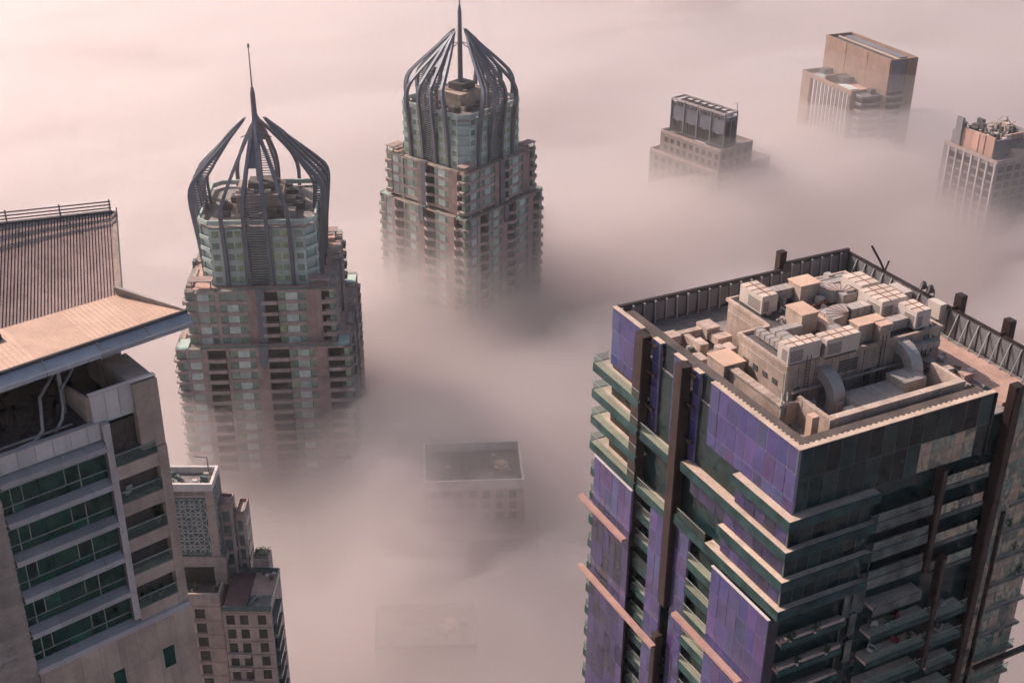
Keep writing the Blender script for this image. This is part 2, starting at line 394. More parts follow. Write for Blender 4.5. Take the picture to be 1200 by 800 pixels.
            while zz < 15.5:
                a = sv*sgn*width(zz, 3.0) + Vector((0, 0, Z + zz)); r0 = P(zz); r1 = r0 - inset(zz) - .4
                rg.beam(a + ov*r0, a + ov*r1, .5, .2); zz += .8
            rg.build("rungs", RIB, pet, "stuff")
            path = [sv*sgn*width(z_, 9.3) + ov*(P(z_) - (.2 if z_ < 8 else .2 + 0.02*(z_ - 8))) + Vector((0, 0, Z + z_)) for z_ in zs]
            se = [(sv, ov, .5, .75 if z_ < 12 else .75 - .02*(z_ - 12)) for z_ in zs]; se[-2] = (sv, ov, .3, .4); se[-1] = (sv, ov, .05, .05)
            MB().sweep(path, se).build("rib", RIB, pet)
        sl = MB(); zz = -21.0
        while zz < 10.5:
            w = width(zz, 3.1) - .3; c = ov*(P(zz) - .1) + Vector((0, 0, Z + zz))
            sl.beam(c - sv*w, c + sv*w, .5, .16); zz += .8
        sl.build("slats", RIB, pet, "stuff")
        # solid blade where the ribs run together under the tip
        bl = MB(); bz = [15.0, 18.5, 21.5, 24.0]
        bl.sweep([ov*(P(z_) - .25) + Vector((0, 0, Z + z_)) for z_ in bz], [(sv, ov, width(z_, 3.1), .3) for z_ in bz]); bl.build("tip_blade", RIB, pet)
        MB().beam(ov*4.4 + Vector((0, 0, Z + 19.8)), ov*.5 + Vector((0, 0, Z + 21.5)), .25).build("tie_rod", RIB, pet)
        # tapering pilaster under the petal, down the lower tiers
        m = MB(); m.sweep([ov*(HM + .35) + Vector((0, 0, zm + 1.0)), ov*(HM + .35) + Vector((0, 0, zl - 1))], [(sv, ov, 1.2, .45)]*2)
        m.sweep([ov*(HL + .3) + Vector((0, 0, zl + .8)), ov*(HL + .3) + Vector((0, 0, zl - 4.5)), ov*(HL + .2) + Vector((0, 0, zl - 6.5))], [(sv, ov, 1.2, .4), (sv, ov, 1.2, .4), (sv, ov, .3, .1)])
        m.build("pilaster", RIB, pet)
    MB().tube([(0, 0, Z + 4.6), (0, 0, Z + 22), (0, 0, Z + 33)], [1.0, .85, .7], 10).build("mast", RIB, t)
    MB().tube([(0, 0, Z + 33), (0, 0, Z + 34.3), (0, 0, Z + 34.4), (0, 0, Z + 45.5), (0, 0, Z + 45.6), (0, 0, Z + 46.6)], [.55, .45, .24, .14, .34, .3], 8).build("antenna", RIB, t)
    return t
crowned_tower("crowned_tower", "crowned tower with spire and straight-fronted balconies, the one beside the beige tower's canopy", -73.6, 347.0, 4.0, -136.0, 3.5, False, (0, 1), "twin crowned towers", 25.0, 21.3)
crowned_tower("crowned_tower", "crowned tower with spire and pointed balconies, standing alone in the fog", -19.5, 450.0, 50.0, -136.0, 3.75, True, (0, 3), "twin crowned towers", 21.8, 19.8)
# ------------------------------------------------------------------ pink tower with the star lattice, below the beige one
def lattice_tower():
    t = thing("star_lattice_tower", "pink stone tower with a star lattice screen beside the beige tower", "tower", (-56.26, 197.52, GROUND), .8)
    Z = -134.0 - GROUND
    rnd = random.Random(3)
    F = Face(0, 0, 1, 0, 0, -1)
    FX = Face(0, 0, 0, 1, 1, 0)
    MB().box(-10, -.02, .12, 6.4, Z - 24, Z - 1.9).build("core", TEALG, t)
    # stone frame round the lattice
    for q in ((-10, .1, -.05, .5, -1.5, 0), (-1.5, .1, -.04, .6, -18.5, -1.5), (-10, .1, 5.9, 6.5, -1.5, 0), (-.45, .1, .5, 5.9, -1.5, 0), (-.4, .1, 5.6, 6.5, -18, -1.5), (-10, 1.1, -.35, 6.6, -19.0, -16.6), (-10, -.5, -.02, .3, -3.0, -1.5)):
        bx("stone_frame", WHITEP if q[5] > -1 else STONE, t, q[0], q[1], q[2], q[3], Z + q[4], Z + q[5])
    def stars(face, u0, u1, z0, z1, p, nm):
        m = MB()
        u = u0
        def line(a, b):
            if not (u0 - .01 <= min(a[0], b[0]) and max(a[0], b[0]) <= u1 + .01 and z0 <= min(a[1], b[1]) and max(a[1], b[1]) <= z1): return
            A = face.xy(a[0], .03); B = face.xy(b[0], .03); m.beam((*A, Z + a[1]), (*B, Z + b[1]), .10, .10)
        nu = int((u1 - u0)/p) + 1; nz = int((z1 - z0)/p) + 1
        for i in range(nu + 1):
            for j in range(nz + 1):
                cx, cz = u0 + i*p + (p/2 if j % 2 else 0), z0 + j*p; r = p*.46
                pts = [(cx + r*math.cos(k*math.pi/4 + .39), cz + r*math.sin(k*math.pi/4 + .39)) for k in range(8)]
                for k in range(8): line(pts[k], pts[(k + 3) % 8])
                for k in range(8):
                    q = (cx + p*.72*math.cos(k*math.pi/4 + .39), cz + p*.72*math.sin(k*math.pi/4 + .39)); line(pts[k], q)
        m.build(nm, WHITEL, t, "stuff")
    stars(F, -9.8, -1.55, -16.4, -3.0, 1.9, "star_lattice")
    stars(FX, .7, 5.5, -16.4, -1.6, 1.9, "star_lattice")
    for i in range(4): F.bx("window_pane", TEALG, t, -9.6 + i*2.1, -7.7 + i*2.1, .0, .02, Z - 2.6, Z - 1.7)
    bx("deck", CONCG, t, -10, -.5, .5, 5.9, Z - 1.9, Z - 1.4)
    for i in range(12):
        a, c = rnd.uniform(-9, -1.6), rnd.uniform(1, 5); w = rnd.uniform(.2, .7)
        bx("plant_unit", rnd.choice([WHITEP, ACM, PLANT, TEALG]), t, a, a + w*1.5, c, c + w, Z - 1.4, Z - 1.2 + rnd.uniform(.3, 1.1))
    MB().tube([(-1.6, 5.4, Z - 1.2), (-1.7, 5.4, Z + 2.6)], .1, 6).tube([(-1.7, 5.4, Z + 2.5), (-4.2, 5.4, Z + 2.7)], .08, 6).build("crane_post", PLANTD, t)
    # planted terrace and the wall under it
    bx("terrace_floor", DARKW, t, -10, 0, -4.4, 0, Z - 23.4, Z - 23.2)
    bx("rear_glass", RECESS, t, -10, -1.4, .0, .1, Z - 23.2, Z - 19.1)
    bx("end_wall", STONE, t, -1.4, 1.0, -.3, .1, Z - 23.2, Z - 19.1)
    for i in range(10):
        a, c = rnd.uniform(-9, -.8), rnd.uniform(-3.9, -.8); w = rnd.uniform(.2, .5)
        bx("planter", rnd.choice([LEAF, PLANTD, LEAF, CONC]), t, a, a + w*1.5, c, c + w, Z - 23.2, Z - 22.9 + rnd.uniform(.1, .8))
    MB().box(-10, .1, -4.5, 6.3, 0, Z - 23.4).build("shaft", STONE, t)
    F2 = Face(0, -4.5, 1, 0, 0, -1)
    F2.bx("parapet", STONE, t, -10, .2, -.3, .12, Z - 23.4, Z - 22.2); bx("parapet", STONE, t, -.1, .22, -4.2, -.3, Z - 23.4, Z - 22.2)
    for k in range(9):
        z = Z - 26.0 - 3.5*k
        for a in (-9.6, -5.5):
            w = thing("window", None, None, parent=t)
            F2.bx("pane", RECESS, w, a + .5, a + 2.4, -.1, .03, z - 2.2, z); F2.bx("jamb", CREAM, w, a, a + .45, -.1, .12, z - 2.3, z + .1); F2.bx("sill", STONE2, w, a, a + 2.5, -.1, .2, z - 2.55, z - 2.32)
        F2.bx("course", STONE2, t, -10, .1, -.05, .05, z + .55, z + .72)
    # stepped turrets behind
    for x0, x1, y0, y1, z in ((.2, 2.6, 2.7, 6.0, -6), (2.7, 4.6, 4.0, 9.0, -9.2)):
        o = MB().box(x0, x1, y0, y1, 0, Z + z - .6).build("turret", STONE, t)
        MB().box(x0, x1, y0, y0 + .3, Z + z - .6, Z + z).box(x0, x1, y1 - .3, y1, Z + z - .6, Z + z).box(x1 - .3, x1, y0 + .3, y1 - .3, Z + z - .6, Z + z).box(x0, x0 + .3, y0 + .3, y1 - .3, Z + z - .6, Z + z).build("turret_parapet", STONE2, o)
        for k in range(7): MB().box(x0 + .5, x1 - .5, y0 - .04, y0 + .02, Z + z - 4.5 - 3.4*k, Z + z - 2 - 3.4*k).build("window", TEALG, o)
        for k in range(7): MB().box(x1 - .02, x1 + .04, y0 + .6, y1 - .6, Z + z - 4.5 - 3.4*k, Z + z - 2 - 3.4*k).build("window", TEALG, o)
    # lower wing with maroon roof terrace
    zw = Z - 22.5
    MB().box(1.4, 10.6, -8.6, 3, 0, zw - .6).build("wing", STONE, t)
    bx("wing_roof", solid("maroon_roof", (.13, .075, .075)), t, 1.5, 6.0, -8.4, 2.9, zw - .6, zw - .4); bx("wing_roof", ROOFPINK, t, 6.02, 10.5, -4.0, 2.9, zw - .6, zw - .42); bx("wing_roof", CONCG, t, 6.02, 10.5, -8.4, -4.02, zw - .6, zw - .45)
    for q in ((1.4, 10.6, -8.7, -8.45), (10.4, 10.65, -8.4, 3), (1.4, 10.6, 2.9, 3.15), (5.9, 6.1, -8.4, -4.0)): bx("parapet", TEALG, t, *q, zw - .6, zw + .6)
    MB().tube([(6.2, -7.4, zw), (7.6, -5.2, zw + .3), (10.2, -4.4, zw)], .16, 6).build("curved_rail", MULLG, t)
    bx("plant_box", STONE, t, 5.4, 8.6, 3.2, 6.6, 0, zw + 2.6)
    m = MB()
    for i in range(90):
        p = Vector((rnd.uniform(5.6, 8.4), rnd.uniform(3.4, 6.4), zw + 2.6 + rnd.uniform(0, .9))); d = Vector((rnd.uniform(-1, 1), rnd.uniform(-1, 1), rnd.uniform(-.3, 1))).normalized()*.35; w = d.cross(Vector((0, 0, 1)))*.5; b = len(m.v)
        m.v += [tuple(p - d), tuple(p + w), tuple(p + d), tuple(p - w)]; m.f.append((b, b + 1, b + 2, b + 3))
    m.build("shrubs", LEAF, t, "stuff")
    for a, c, mt in ((8.0, 1.2, WHITEP), (8.9, .4, REDF), (7.4, 2.0, PLANTD), (9.3, 1.8, WHITEP), (7.0, -5.6, PLANTD)): bx("roof_box", mt, t, a, a + .7, c, c + .6, zw - .42, zw + .2)
    for k in range(8):
        z = zw - 1.6 - 3.4*k
        for a in (2.0, 4.6, 8.0):
            bx("window", RECESS, t, a, a + 1.6, -8.64, -8.55, z - 2.2, z)
        bx("course", STONE2, t, 1.38, 10.66, -8.68, -8.6, z + .35, z + .55)
        bx("balcony", TEALG, t, 10.6, 11.4, -7.6, -1.0, z - 3.0, z - 2.1); bx("window", RECESS, t, 10.58, 10.64, -7.4, -1.2, z - 2.0, z - .2)
        bx("balcony", STONE, t, 1.5, 6.0, -9.3, -8.7, z - 3.2, z - 2.3) if k > 1 else None
lattice_tower()

# ------------------------------------------------------------------ far towers rising out of the fog on the right
def grey_hall_tower():
    t = thing("stepped_grey_tower", "stepped stone tower with an open grey hall on its top", "tower", (88.59, 512.51, GROUND), 39.5)
    Z = -160.0 - GROUND
    FL = Face(0, 0, 0, 1, -1, 0); FR = Face(0, 0, 1, 0, 0, -1)
    GB = solid("blue_grey_wall", (.17, .17, .20), rough=.55, var=.1)
    MB().box(.2, 7.8, .2, 31.0, Z - 15, Z - 2.2).build("hall", GB, t)
    TIERB = solid("grey_brown_stone", (.25, .20, .185))
    n = 4; w = 31.2/n
    for i in range(n + 1): FL.bx("pilaster", GREYC, t, max(0, i*w - .35), min(31.2, i*w + .35), -.2, .22, Z - 14.5, Z - .4)
    for q in ((0, .5, 0, 31.2), (7.5, 8.0, 0, 31.2), (.5, 7.5, 0, .5), (.5, 7.5, 30.7, 31.2)): bx("roof_frame", GREYSILL, t, *q, Z - .9, Z)
    for i in range(1, 8): bx("roof_truss", PLANTD, t, .5, 7.5, i*3.9 - .15, i*3.9 + .15, Z - .8, Z - .25)
    bx("roof_plant", PLANTD, t, 2.0, 6.0, 6, 28, Z - 2.2, Z - 1.0)
    for i in range(12):
        a = .4 + i*2.6; m = MB(); p = [FL.xy(a + .1, .05), FL.xy(a + 2.2, .05), FL.xy(a + 1.15, .05)]
        m.hexa([(*FL.xy(a + .2, -.1), Z - 2.9), (*FL.xy(a + 2.3, -.1), Z - 2.9), (*FL.xy(a + .2, .06), Z - 2.9), (*FL.xy(a + 2.3, .06), Z - 2.9), (*FL.xy(a + .75, -.1), Z - 1.1), (*FL.xy(a + 1.75, -.1), Z - 1.1), (*FL.xy(a + .75, .06), Z - 1.1), (*FL.xy(a + 1.75, .06), Z - 1.1)])
        m.build("arch_opening", PLANTD, t)
    for i in range(n):
        for j in range(3): FL.bx("window", RECESS, t, i*w + .9 + j*2.1, i*w + 2.6 + j*2.1, -.1, .05, Z - 13.8, Z - 9.2 - .4*(j == 1))
    for i in range(2): FR.bx("window", RECESS, t, .9 + i*3.2, 3.4 + i*3.2, -.1, .05, Z - 13.8, Z - 4)
    for i in range(3): FR.bx("pilaster", GREYC, t, i*3.7, i*3.7 + .5, -.2, .2, Z - 14.5, Z - .4)
    MB().tube([(7.6, .4, Z), (7.6, .4, Z + 3.2)], .12, 6).tube([(7.6, .4, Z + 3.2), (5.6, .4, Z + 3.5)], .1, 6).build("antenna", PLANTD, t)
    for x0, x1, y0, y1, z1, z0 in ((-2.4, 18, -1.2, 34.2, -15, -25), (-4.6, 29, -2.6, 38, -24, -170)):
        o = MB().box(x0, x1, y0, y1, max(0, Z + z0), Z + z1 - 1).build("tier", TIERB, t)
        m = MB().box(x0, x1, y0, y0 + .4, Z + z1 - 1, Z + z1 + .3).box(x0, x0 + .4, y0 + .4, y1, Z + z1 - 1, Z + z1 + .3).box(x1 - .4, x1, y0 + .4, y1, Z + z1 - 1, Z + z1 + .3).box(x0 + .4, x1 - .4, y1 - .4, y1, Z + z1 - 1, Z + z1 + .3)
        m.build("tier_parapet", STONE, o)
        for k in range(2 if z1 > -20 else 7):
            z = Z + z1 - 2.4 - 3.6*k
            for i in range(9):
                a = y0 + 1.2 + i*(y1 - y0 - 2)/9; MB().box(x0 - .04, x0 + .05, a, a + 1.9, z - 2.2, z).build("window", RECESS, o)
            for i in range(7 if z1 < -20 else 4):
                a = x0 + 1.2 + i*(x1 - x0 - 2)/(7 if z1 < -20 else 4); MB().box(a, a + 2.2, y0 - .04, y0 + .05, z - 2.2, z).build("window", RECESS, o)
    bx("roof_box", WHITEP, t, -1.5, -.4, 9, 15, Z - 16, Z - 14.9)
grey_hall_tower()
def brown_slab_tower():
    t = thing("brown_slab_tower", "tall brown slab tower with pool terraces along its front, deep in fog", "tower", (169.8, 562.75, GROUND), 23.0)
    Z = -150.0 - GROUND
    FL = Face(0, 0, 0, 1, -1, 0); FR = Face(0, 0, 1, 0, 0, -1)
    MB().box(0, 14.7, .4, 49.6, 0, Z - 1.4).build("slab", GSLAB, t)
    for q in ((0, .6, 0, 49.6), (14.1, 14.7, 0, 49.6), (.6, 14.1, 0, .6), (.6, 14.1, 49.0, 49.6)): bx("parapet", GSLAB, t, *q, Z - 1.4, Z)
    bx("roof_slot", PLANTD, t, 2.6, 4.6, 3, 46, Z - 1.35, Z - .6); bx("roof_slot", GREYC, t, 8.0, 12.0, 4, 46, Z - 1.35, Z - .5); bx("roof_ridge", CREAM, t, 5.2, 6.0, 2, 47, Z - 1.4, Z - .3)
    for i in range(3): FL.bx("wall_panel", GSLAB, t, .3 + i*16.4, 16.4 + i*16.4, -.05, .14, Z - 15.6, Z - .1)
    FR.bx("glass_bay", GREYC, t, .4, 8.6, -.3, .25, Z - 15, Z - .5); FR.bx("wall_panel", GSLAB, t, 9.0, 14.7, -.3, .3, 0, Z - .05)
    for k in range(12):
        z = Z - 16.5 - 3.4*k
        m = MB(); m.prism([(.2, .5), (.6, -1.2), (2.5, -2.0), (6.5, -2.0), (8.6, -1.2), (8.9, .5)], z - .8, z + .1); o = m.build("balcony", GREYC, t)
        MB().box(.6, 8.5, .1, .45, z + .15, z + 2.4).build("rear_glass", RECESS, o); MB().prism([(.6, -1.3), (2.5, -2.1), (6.5, -2.1), (8.6, -1.3), (8.5, -1.2), (6.5, -1.95), (2.5, -1.95), (.7, -1.2)], z + .1, z + .25).build("edge", WHITEP, o)
        m = MB(); m.prism([(-.2, 9), (-9.5, 9.0), (-11.6, 6.4), (-11.0, 3.4), (-8, 2.4), (-.2, 2.4)], z - 1.2, z - .2); o = m.build("balcony", GREYC, t)
        MB().prism([(-9.6, 9.1), (-11.8, 6.4), (-11.2, 3.3), (-8.1, 2.3), (-.2, 2.3), (-.2, 2.45), (-8, 2.45), (-11, 3.45), (-11.6, 6.4), (-9.5, 8.9)], z - .2, z - .02).build("edge", WHITEP, o)
    MB().box(-10.4, -.1, 3.2, 9, 0, Z - 17).build("rounded_core", RECESS, t)
    # podium with terraces
    MB().box(-12.6, -.02, 9.0, 48, 0, Z - 17.0).build("podium", GSLAB, t)
    for q in ((-12.7, -12.2, 9, 48), (-12.2, -.1, 47.5, 48), (-12.2, -.1, 9.0, 9.4), (-12.2, -.1, 30.0, 31.0)): bx("terrace_wall", GSLAB, t, *q, Z - 17, Z - 15.4 + (1.6 if q[2] == 30.0 else 0))
    bx("terrace_wall", PLANTD, t, -6, -.2, 24.5, 29.9, Z - 17, Z - 14.2); bx("terrace_wall", PLANTD, t, -5, -.2, 41, 44.6, Z - 17, Z - 14.4); bx("terrace_wall", PLANTD, t, -5, -2, 5, 8, Z - 17, Z - 14.6)
    bx("pool", POOL, t, -9.6, -4.4, 15.0, 24.0, Z - 17, Z - 16.7); bx("pool", POOL, t, -9.6, -4.6, 36.5, 43.0, Z - 17, Z - 16.72)
    bx("terrace_deck", ROOFPINK, t, -4.3, -.1, 10, 24, Z - 17, Z - 16.8)
    for i in range(20): FL2 = Face(-12.6, 0, 0, 1, -1, 0); FL2.bx("rib", WHITEP if i % 2 else GREYC, t, 9.6 + i*1.45, 10.3 + i*1.45, -.1, .35, Z - 60, Z - 17.5)
    FL2.bx("glass_strip", RECESS, t, 39.0, 41.0, -.1, .2, Z - 60, Z - 17.5)
brown_slab_tower()
def cluttered_tower():
    t = thing("pink_rooftop_tower", "tower with sunlit pink penthouse wall and cluttered roof, far in the fog", "tower", (191.61, 483.35, GROUND), 27.0)
    Z = -160.0 - GROUND; rnd = random.Random(8)
    FL = Face(-2, 0, 0, 1, -1, 0); FR = Face(0, -5, 1, 0, 0, -1)
    PL = solid("sunlit_pink_wall", (.50, .31, .25), var=.12)
    MB().box(-2, 30, -5, 24, 0, Z - 8.5).build("shaft", GREYC, t)
    for a, b, d in ((0, 4.6, 0), (4.7, 7.6, .25), (7.7, 10.6, .45), (10.7, 16.8, .1)): bx("penthouse_wall", PL, t, -d, .9, a, b, Z - 8.5, Z - .02*a)
    bx("penthouse_wall", GREYC, t, -1.0, .2, 17.0, 20.4, Z - 11, Z + 3.6); bx("penthouse_wall", PL, t, 9, 18, 2.2, 3.0, Z - 8.5, Z - .6); bx("penthouse_wall", GREYC, t, 1.0, 8.8, .5, 1.2, Z - 8.5, Z - 1.5)
    MB().hexa([(8.8, -4, Z - 8.4), (17, -4, Z - 8.4), (8.8, -1.2, Z - 8.4), (17, -1.2, Z - 8.4), (8.8, -1.4, Z - 5.0), (17, -1.4, Z - 6.6), (8.8, -1.2, Z - 5.0), (17, -1.2, Z - 6.6)]).build("sloping_roof", PL, t)
    bx("roof_deck", CONCG, t, .5, 28, 1, 23, Z - 8.4, Z - 3)
    for i in range(44):
        x, y = rnd.uniform(1.5, 24), rnd.uniform(2.5, 21.5); w, d = rnd.uniform(.5, 1.6), rnd.uniform(.5, 1.6)
        m = MB().box(x - w, x + w, y - d, y + d, Z - 3, Z - 2.4 + rnd.uniform(.3, 3.0))
        if i % 3 == 0: m.beam((x, y, Z - 1), (x + rnd.uniform(-3, 3), y + rnd.uniform(-3, 3), Z + 1.5), .3)
        m.build("plant_unit", rnd.choice([PLANTD, PLANT, CONC, ACM, PLANTD]), t)
    bx("parapet", STONE, t, -2.2, 30, -5.3, -4.9, Z - 9, Z - 7.5); bx("parapet", STONE, t, -2.3, -1.9, -4.9, 24, Z - 9, Z - 7.5)
    for i in range(7): FL.bx("pilaster", GREYSILL, t, -4.8 + i*4.2, -4.0 + i*4.2, -.1, .4, Z - 60, Z - 9.02); FR.bx("pilaster", GREYC, t, -1.8 + i*4.6, -1.0 + i*4.6, -.1, .4, Z - 60, Z - 9.02)
    for k in range(9):
        for i in range(6): FL.bx("window", RECESS, t, -3.6 + i*4.2, -1.0 + i*4.2, -.1, .06, Z - 13 - 3.5*k, Z - 10.6 - 3.5*k); FR.bx("window", RECESS, t, -.6 + i*4.6, 2.4 + i*4.6, -.1, .06, Z - 13 - 3.5*k, Z - 10.6 - 3.5*k)
cluttered_tower()
def drowned_tower(name, label, x, y, rot, ztop, x0, y0, y1, wing):
    t = thing(name, label, "tower", (x, y, GROUND), rot); Z = ztop - GROUND; rnd = random.Random(int(y))
    MB().box(x0, 0, y0, y1, 0, Z - 3).build("shaft", STONE2, t)
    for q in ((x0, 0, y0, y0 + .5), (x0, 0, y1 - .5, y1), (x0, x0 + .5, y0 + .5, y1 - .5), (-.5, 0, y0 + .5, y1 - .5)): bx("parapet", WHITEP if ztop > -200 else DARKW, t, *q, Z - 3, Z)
    bx("roof_deck", DARKW, t, x0 + .5, -.5, y0 + .5, y1 - .5, Z - 3, Z - 2.8)
    for i in range(14):
        a, c = rnd.uniform(x0 + 2, -3), rnd.uniform(y0 + 2, y1 - 3); w = rnd.uniform(.6, 1.8)
        bx("plant_unit", rnd.choice([PLANTD, PLANT]), t, a, a + w, c, c + w, Z - 2.8, Z - 2 + rnd.uniform(.2, 1.6))
    MB().box(-7.6, -4.0, 7, 11, Z - 2.8, Z - .8).tube([(-5.8, 9, Z - .8), (-5.8, 9, Z - .2), (-5.8, 9, Z + .3)], [1.7, 1.5, .4], 12).build("roof_dome", ROOFPINK, t)
    MB().box(x0, wing, y0 - 8, y0 - .02, 0, Z - 14).build("wing", STONE2, t)
    for k in range(5):
        for i in range(7):
            a = x0 + 1.5 + i*(-x0 - 2)/7; bx("window", RECESS, t, a, a + 2.0, y0 - 8.05, y0 - 7.9, Z - 18 - 3.5*k, Z - 15.6 - 3.5*k)
            if k < 3: bx("window", RECESS, t, a, a + 2.0, y0 - .06, y0 + .1, Z - 6 - 3.5*k, Z - 3.6 - 3.5*k)
drowned_tower("drowned_tower", "flat roof with pale rim just breaking the fog surface", 3.65, 288.2, 4.0, -193.0, -27.5, 0, 19.8, 3.5)
drowned_tower("drowned_tower", "dim tower wholly sunk in the fog in front of the flat rimmed roof", -8.0, 240.0, 4.0, -209.0, -25, 0, 16, 3)
# ------------------------------------------------------------------ beige tower with the sloping canopy roof, close on the left
def beige_tower():
    t = thing("beige_office_tower", "beige tower with green ribbon windows and tan canopy roof with corrugated wall", "tower", (-31.02, 82.89, GROUND), 41.0)
    Z = -50.4 - GROUND
    f = 3.5
    rnd = random.Random(5)
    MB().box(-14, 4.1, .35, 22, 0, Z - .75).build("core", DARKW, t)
    # parapet of white panels
    xs = [-14, -12.6, -11.2, -9.8, -8.4, -7.05, -5.7, -4.35, -3.0, -1.65, -.62]
    for a, b in zip(xs, xs[1:]): bx("parapet_panel", WHITEP, t, a + .015, b - .015, 0, .3, Z - 1.5, Z - .02)
    bx("parapet_coping", GREYSILL, t, -14, -.6, -.06, .42, Z - .018, Z + .05)
    # five storeys of ribbon window, each under a projecting sill
    for k in range(5):
        zb = Z - 1.55 - f*k
        cuts = [-8.8, -6.5, -4.1, -2.2, -.56]
        for a, b in zip(cuts, cuts[1:]):
            m = MB(); m.hexa([(a + .012, -.75, zb - .72), (b - .012, -.75, zb - .72), (a + .012, .34, zb - .72), (b - .012, .34, zb - .72),
                              (a + .012, -.62, zb - .35), (b - .012, -.62, zb - .35), (a + .012, .34, zb), (b - .012, .34, zb)])
            m.build("sill_panel", GREYSILL, t)
        z1, z0 = zb - .72, zb - 3.5
        cols = [-8.8, -8.05, -7.2, -5.9, -3.9, -2.75, -1.7, -.56]
        rows = [z0, z0 + .75, z1 - .55, z1]
        for a, b in zip(cols, cols[1:]):
            for c, d in zip(rows, rows[1:]):
                bx("window_pane", GREENG, t, a + .02, b - .02, .12, .33, c + .02, d - .02)
        for c in rows[1:3]: bx("transom", MULLG, t, -8.8, -.56, .02, .12, c - .03, c + .03)
        for i, a in enumerate(cols[1:-1]):
            if i in (0, 1, 3, 4): bx("mullion", MULLG, t, a - .03, a + .03, .015, .118, z0 + .75 if i % 2 else z0, z1 - .56)
    zb = Z - 1.55 - f*5
    m = MB().hexa([(-8.9, -.75, zb - .75), (4.3, -.75, zb - .75), (-8.9, .34, zb - .75), (4.3, .34, zb - .75), (-8.9, -.62, zb - .35), (4.3, -.62, zb - .35), (-8.9, .34, zb), (4.3, .34, zb)])
    m.build("sill_panel", GREYSILL, t)
    # white pillar between the windows and the balconies
    for k in range(6): bx("pillar_panel", WHITEP, t, -.55, 0, -.45, .34, max(Z - 1.5 - f*(k + 1), Z - 19), Z - .06 - (1.44 + f*(k - 1) + .02 if k else 0))
    # louvred wall on the far left
    zz = Z - 3.2
    while zz > Z - 26:
        m = MB().hexa([(-14, -.5, zz - .5), (-8.9, -.5, zz - .5), (-14, .34, zz - .5), (-8.9, .34, zz - .5), (-14, -.18, zz), (-8.9, -.18, zz), (-14, .34, zz), (-8.9, .34, zz)])
        m.build("louvre", BEIGE, t); zz -= .62
    # smooth beige wall below the windows
    xs = [-8.88, -7.2, -5.6, -4.0, -2.4, -.8, 1.0, 2.7, 4.4]
    for a, b in zip(xs, xs[1:]):
        for c, d in ((zb - 4.4, zb - .77), (zb - 9, zb - 4.42), (zb - 30, zb - 9.02)):
            bx("wall_panel", BEIGE, t, a + .008, b - .008, -.72, .34, c, d)
    for a in (-3.2, 1.3): bx("small_window", GREENG, t, a, a + 1.0, -.74, -.6, zb - 6.0, zb - 3.9)
    # balconies with glass rails and the things left on them
    for k in range(5):
        zf = Z - 4.15 - f*k
        m = MB().box(0, 3.5, -.42, 3.2, zf - 1.2, zf); b = m.build("balcony", BEIGE, t)
        g = MB().box(.02, 3.46, -.40, -.35, zf + .06, zf + 1.05).box(3.40, 3.45, -.35, 3.0, zf + .06, zf + 1.05); g.build("rail_glass", RAILG, b)
        MB().box(.0, 3.5, -.43, -.33, zf + 1.05, zf + 1.12).build("handrail", MULLG, b)
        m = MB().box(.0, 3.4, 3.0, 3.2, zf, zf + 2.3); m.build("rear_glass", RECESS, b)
        MB().box(.03, 3.4, -.3, 3.0, zf, zf + .03).build("floor_tiles", (CONCG, CONC, DARKW, CONC, CONCG)[k], b)
    bx("window_pane", GREENG, t, .04, 1.0, .8, .9, Z - 2.6, Z - .2); bx("window_pane", GREENG, t, 1.06, 2.25, .8, .9, Z - 2.6, Z - .2)
    bx("mullion", MULLG, t, 1.0, 1.06, .7, .85, Z - 2.7, Z - .2); bx("window_head", PALEG, t, 0, 2.3, .1, .9, Z - .2, Z - .05)
    # pier at the right end and the raised white wall above the balconies
    for k, (a, b) in enumerate(((Z - 3.6, Z + 2.3), (Z - 9.0, Z - 3.62), (Z - 14.5, Z - 9.02), (Z - 19.2, Z - 14.52))):
        m = MB().box(3.5 if k else 2.3, 4.3, -.5 if k else -.35, 5.0, a, b); m.build("pier_panel", BEIGE, t)
    for a, b in ((-1.0, .1), (.1, 1.2), (1.2, 2.3)): bx("wall_panel", WHITEP, t, a + .012, b - .012, .0, .3, Z + .0, Z + 2.4)
    MB().hexa([(-1.3, .3, Z), (-1.0, .3, Z), (-1.3, 5, Z), (-1.0, 5, Z), (-1.3, .3, Z + 2.2), (-1.0, .3, Z + 2.2), (-1.3, 5, Z + 1.4), (-1.0, 5, Z + 1.4)]).build("return_wall", CONC, t)
    bx("coping", GREYSILL, t, -1.05, 4.35, -.1, .4, Z + 2.405, Z + 2.5)
    # roof terrace under the canopy
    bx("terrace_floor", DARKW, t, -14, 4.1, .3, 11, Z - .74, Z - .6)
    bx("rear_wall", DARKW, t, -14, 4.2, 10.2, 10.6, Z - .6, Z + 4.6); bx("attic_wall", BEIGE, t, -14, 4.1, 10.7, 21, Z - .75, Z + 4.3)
    bx("stair_box", CONC, t, 2.3, 4.0, 5.2, 8.5, Z - .6, Z + 4.4)
    MB().tube([(-7.4, 4.2, Z - .6), (-7.4, 4.2, Z + 2.6), (-7.4, 4.2, Z + 3.0)], [.62, .62, .3], 14).build("tank", PLANTD, t)
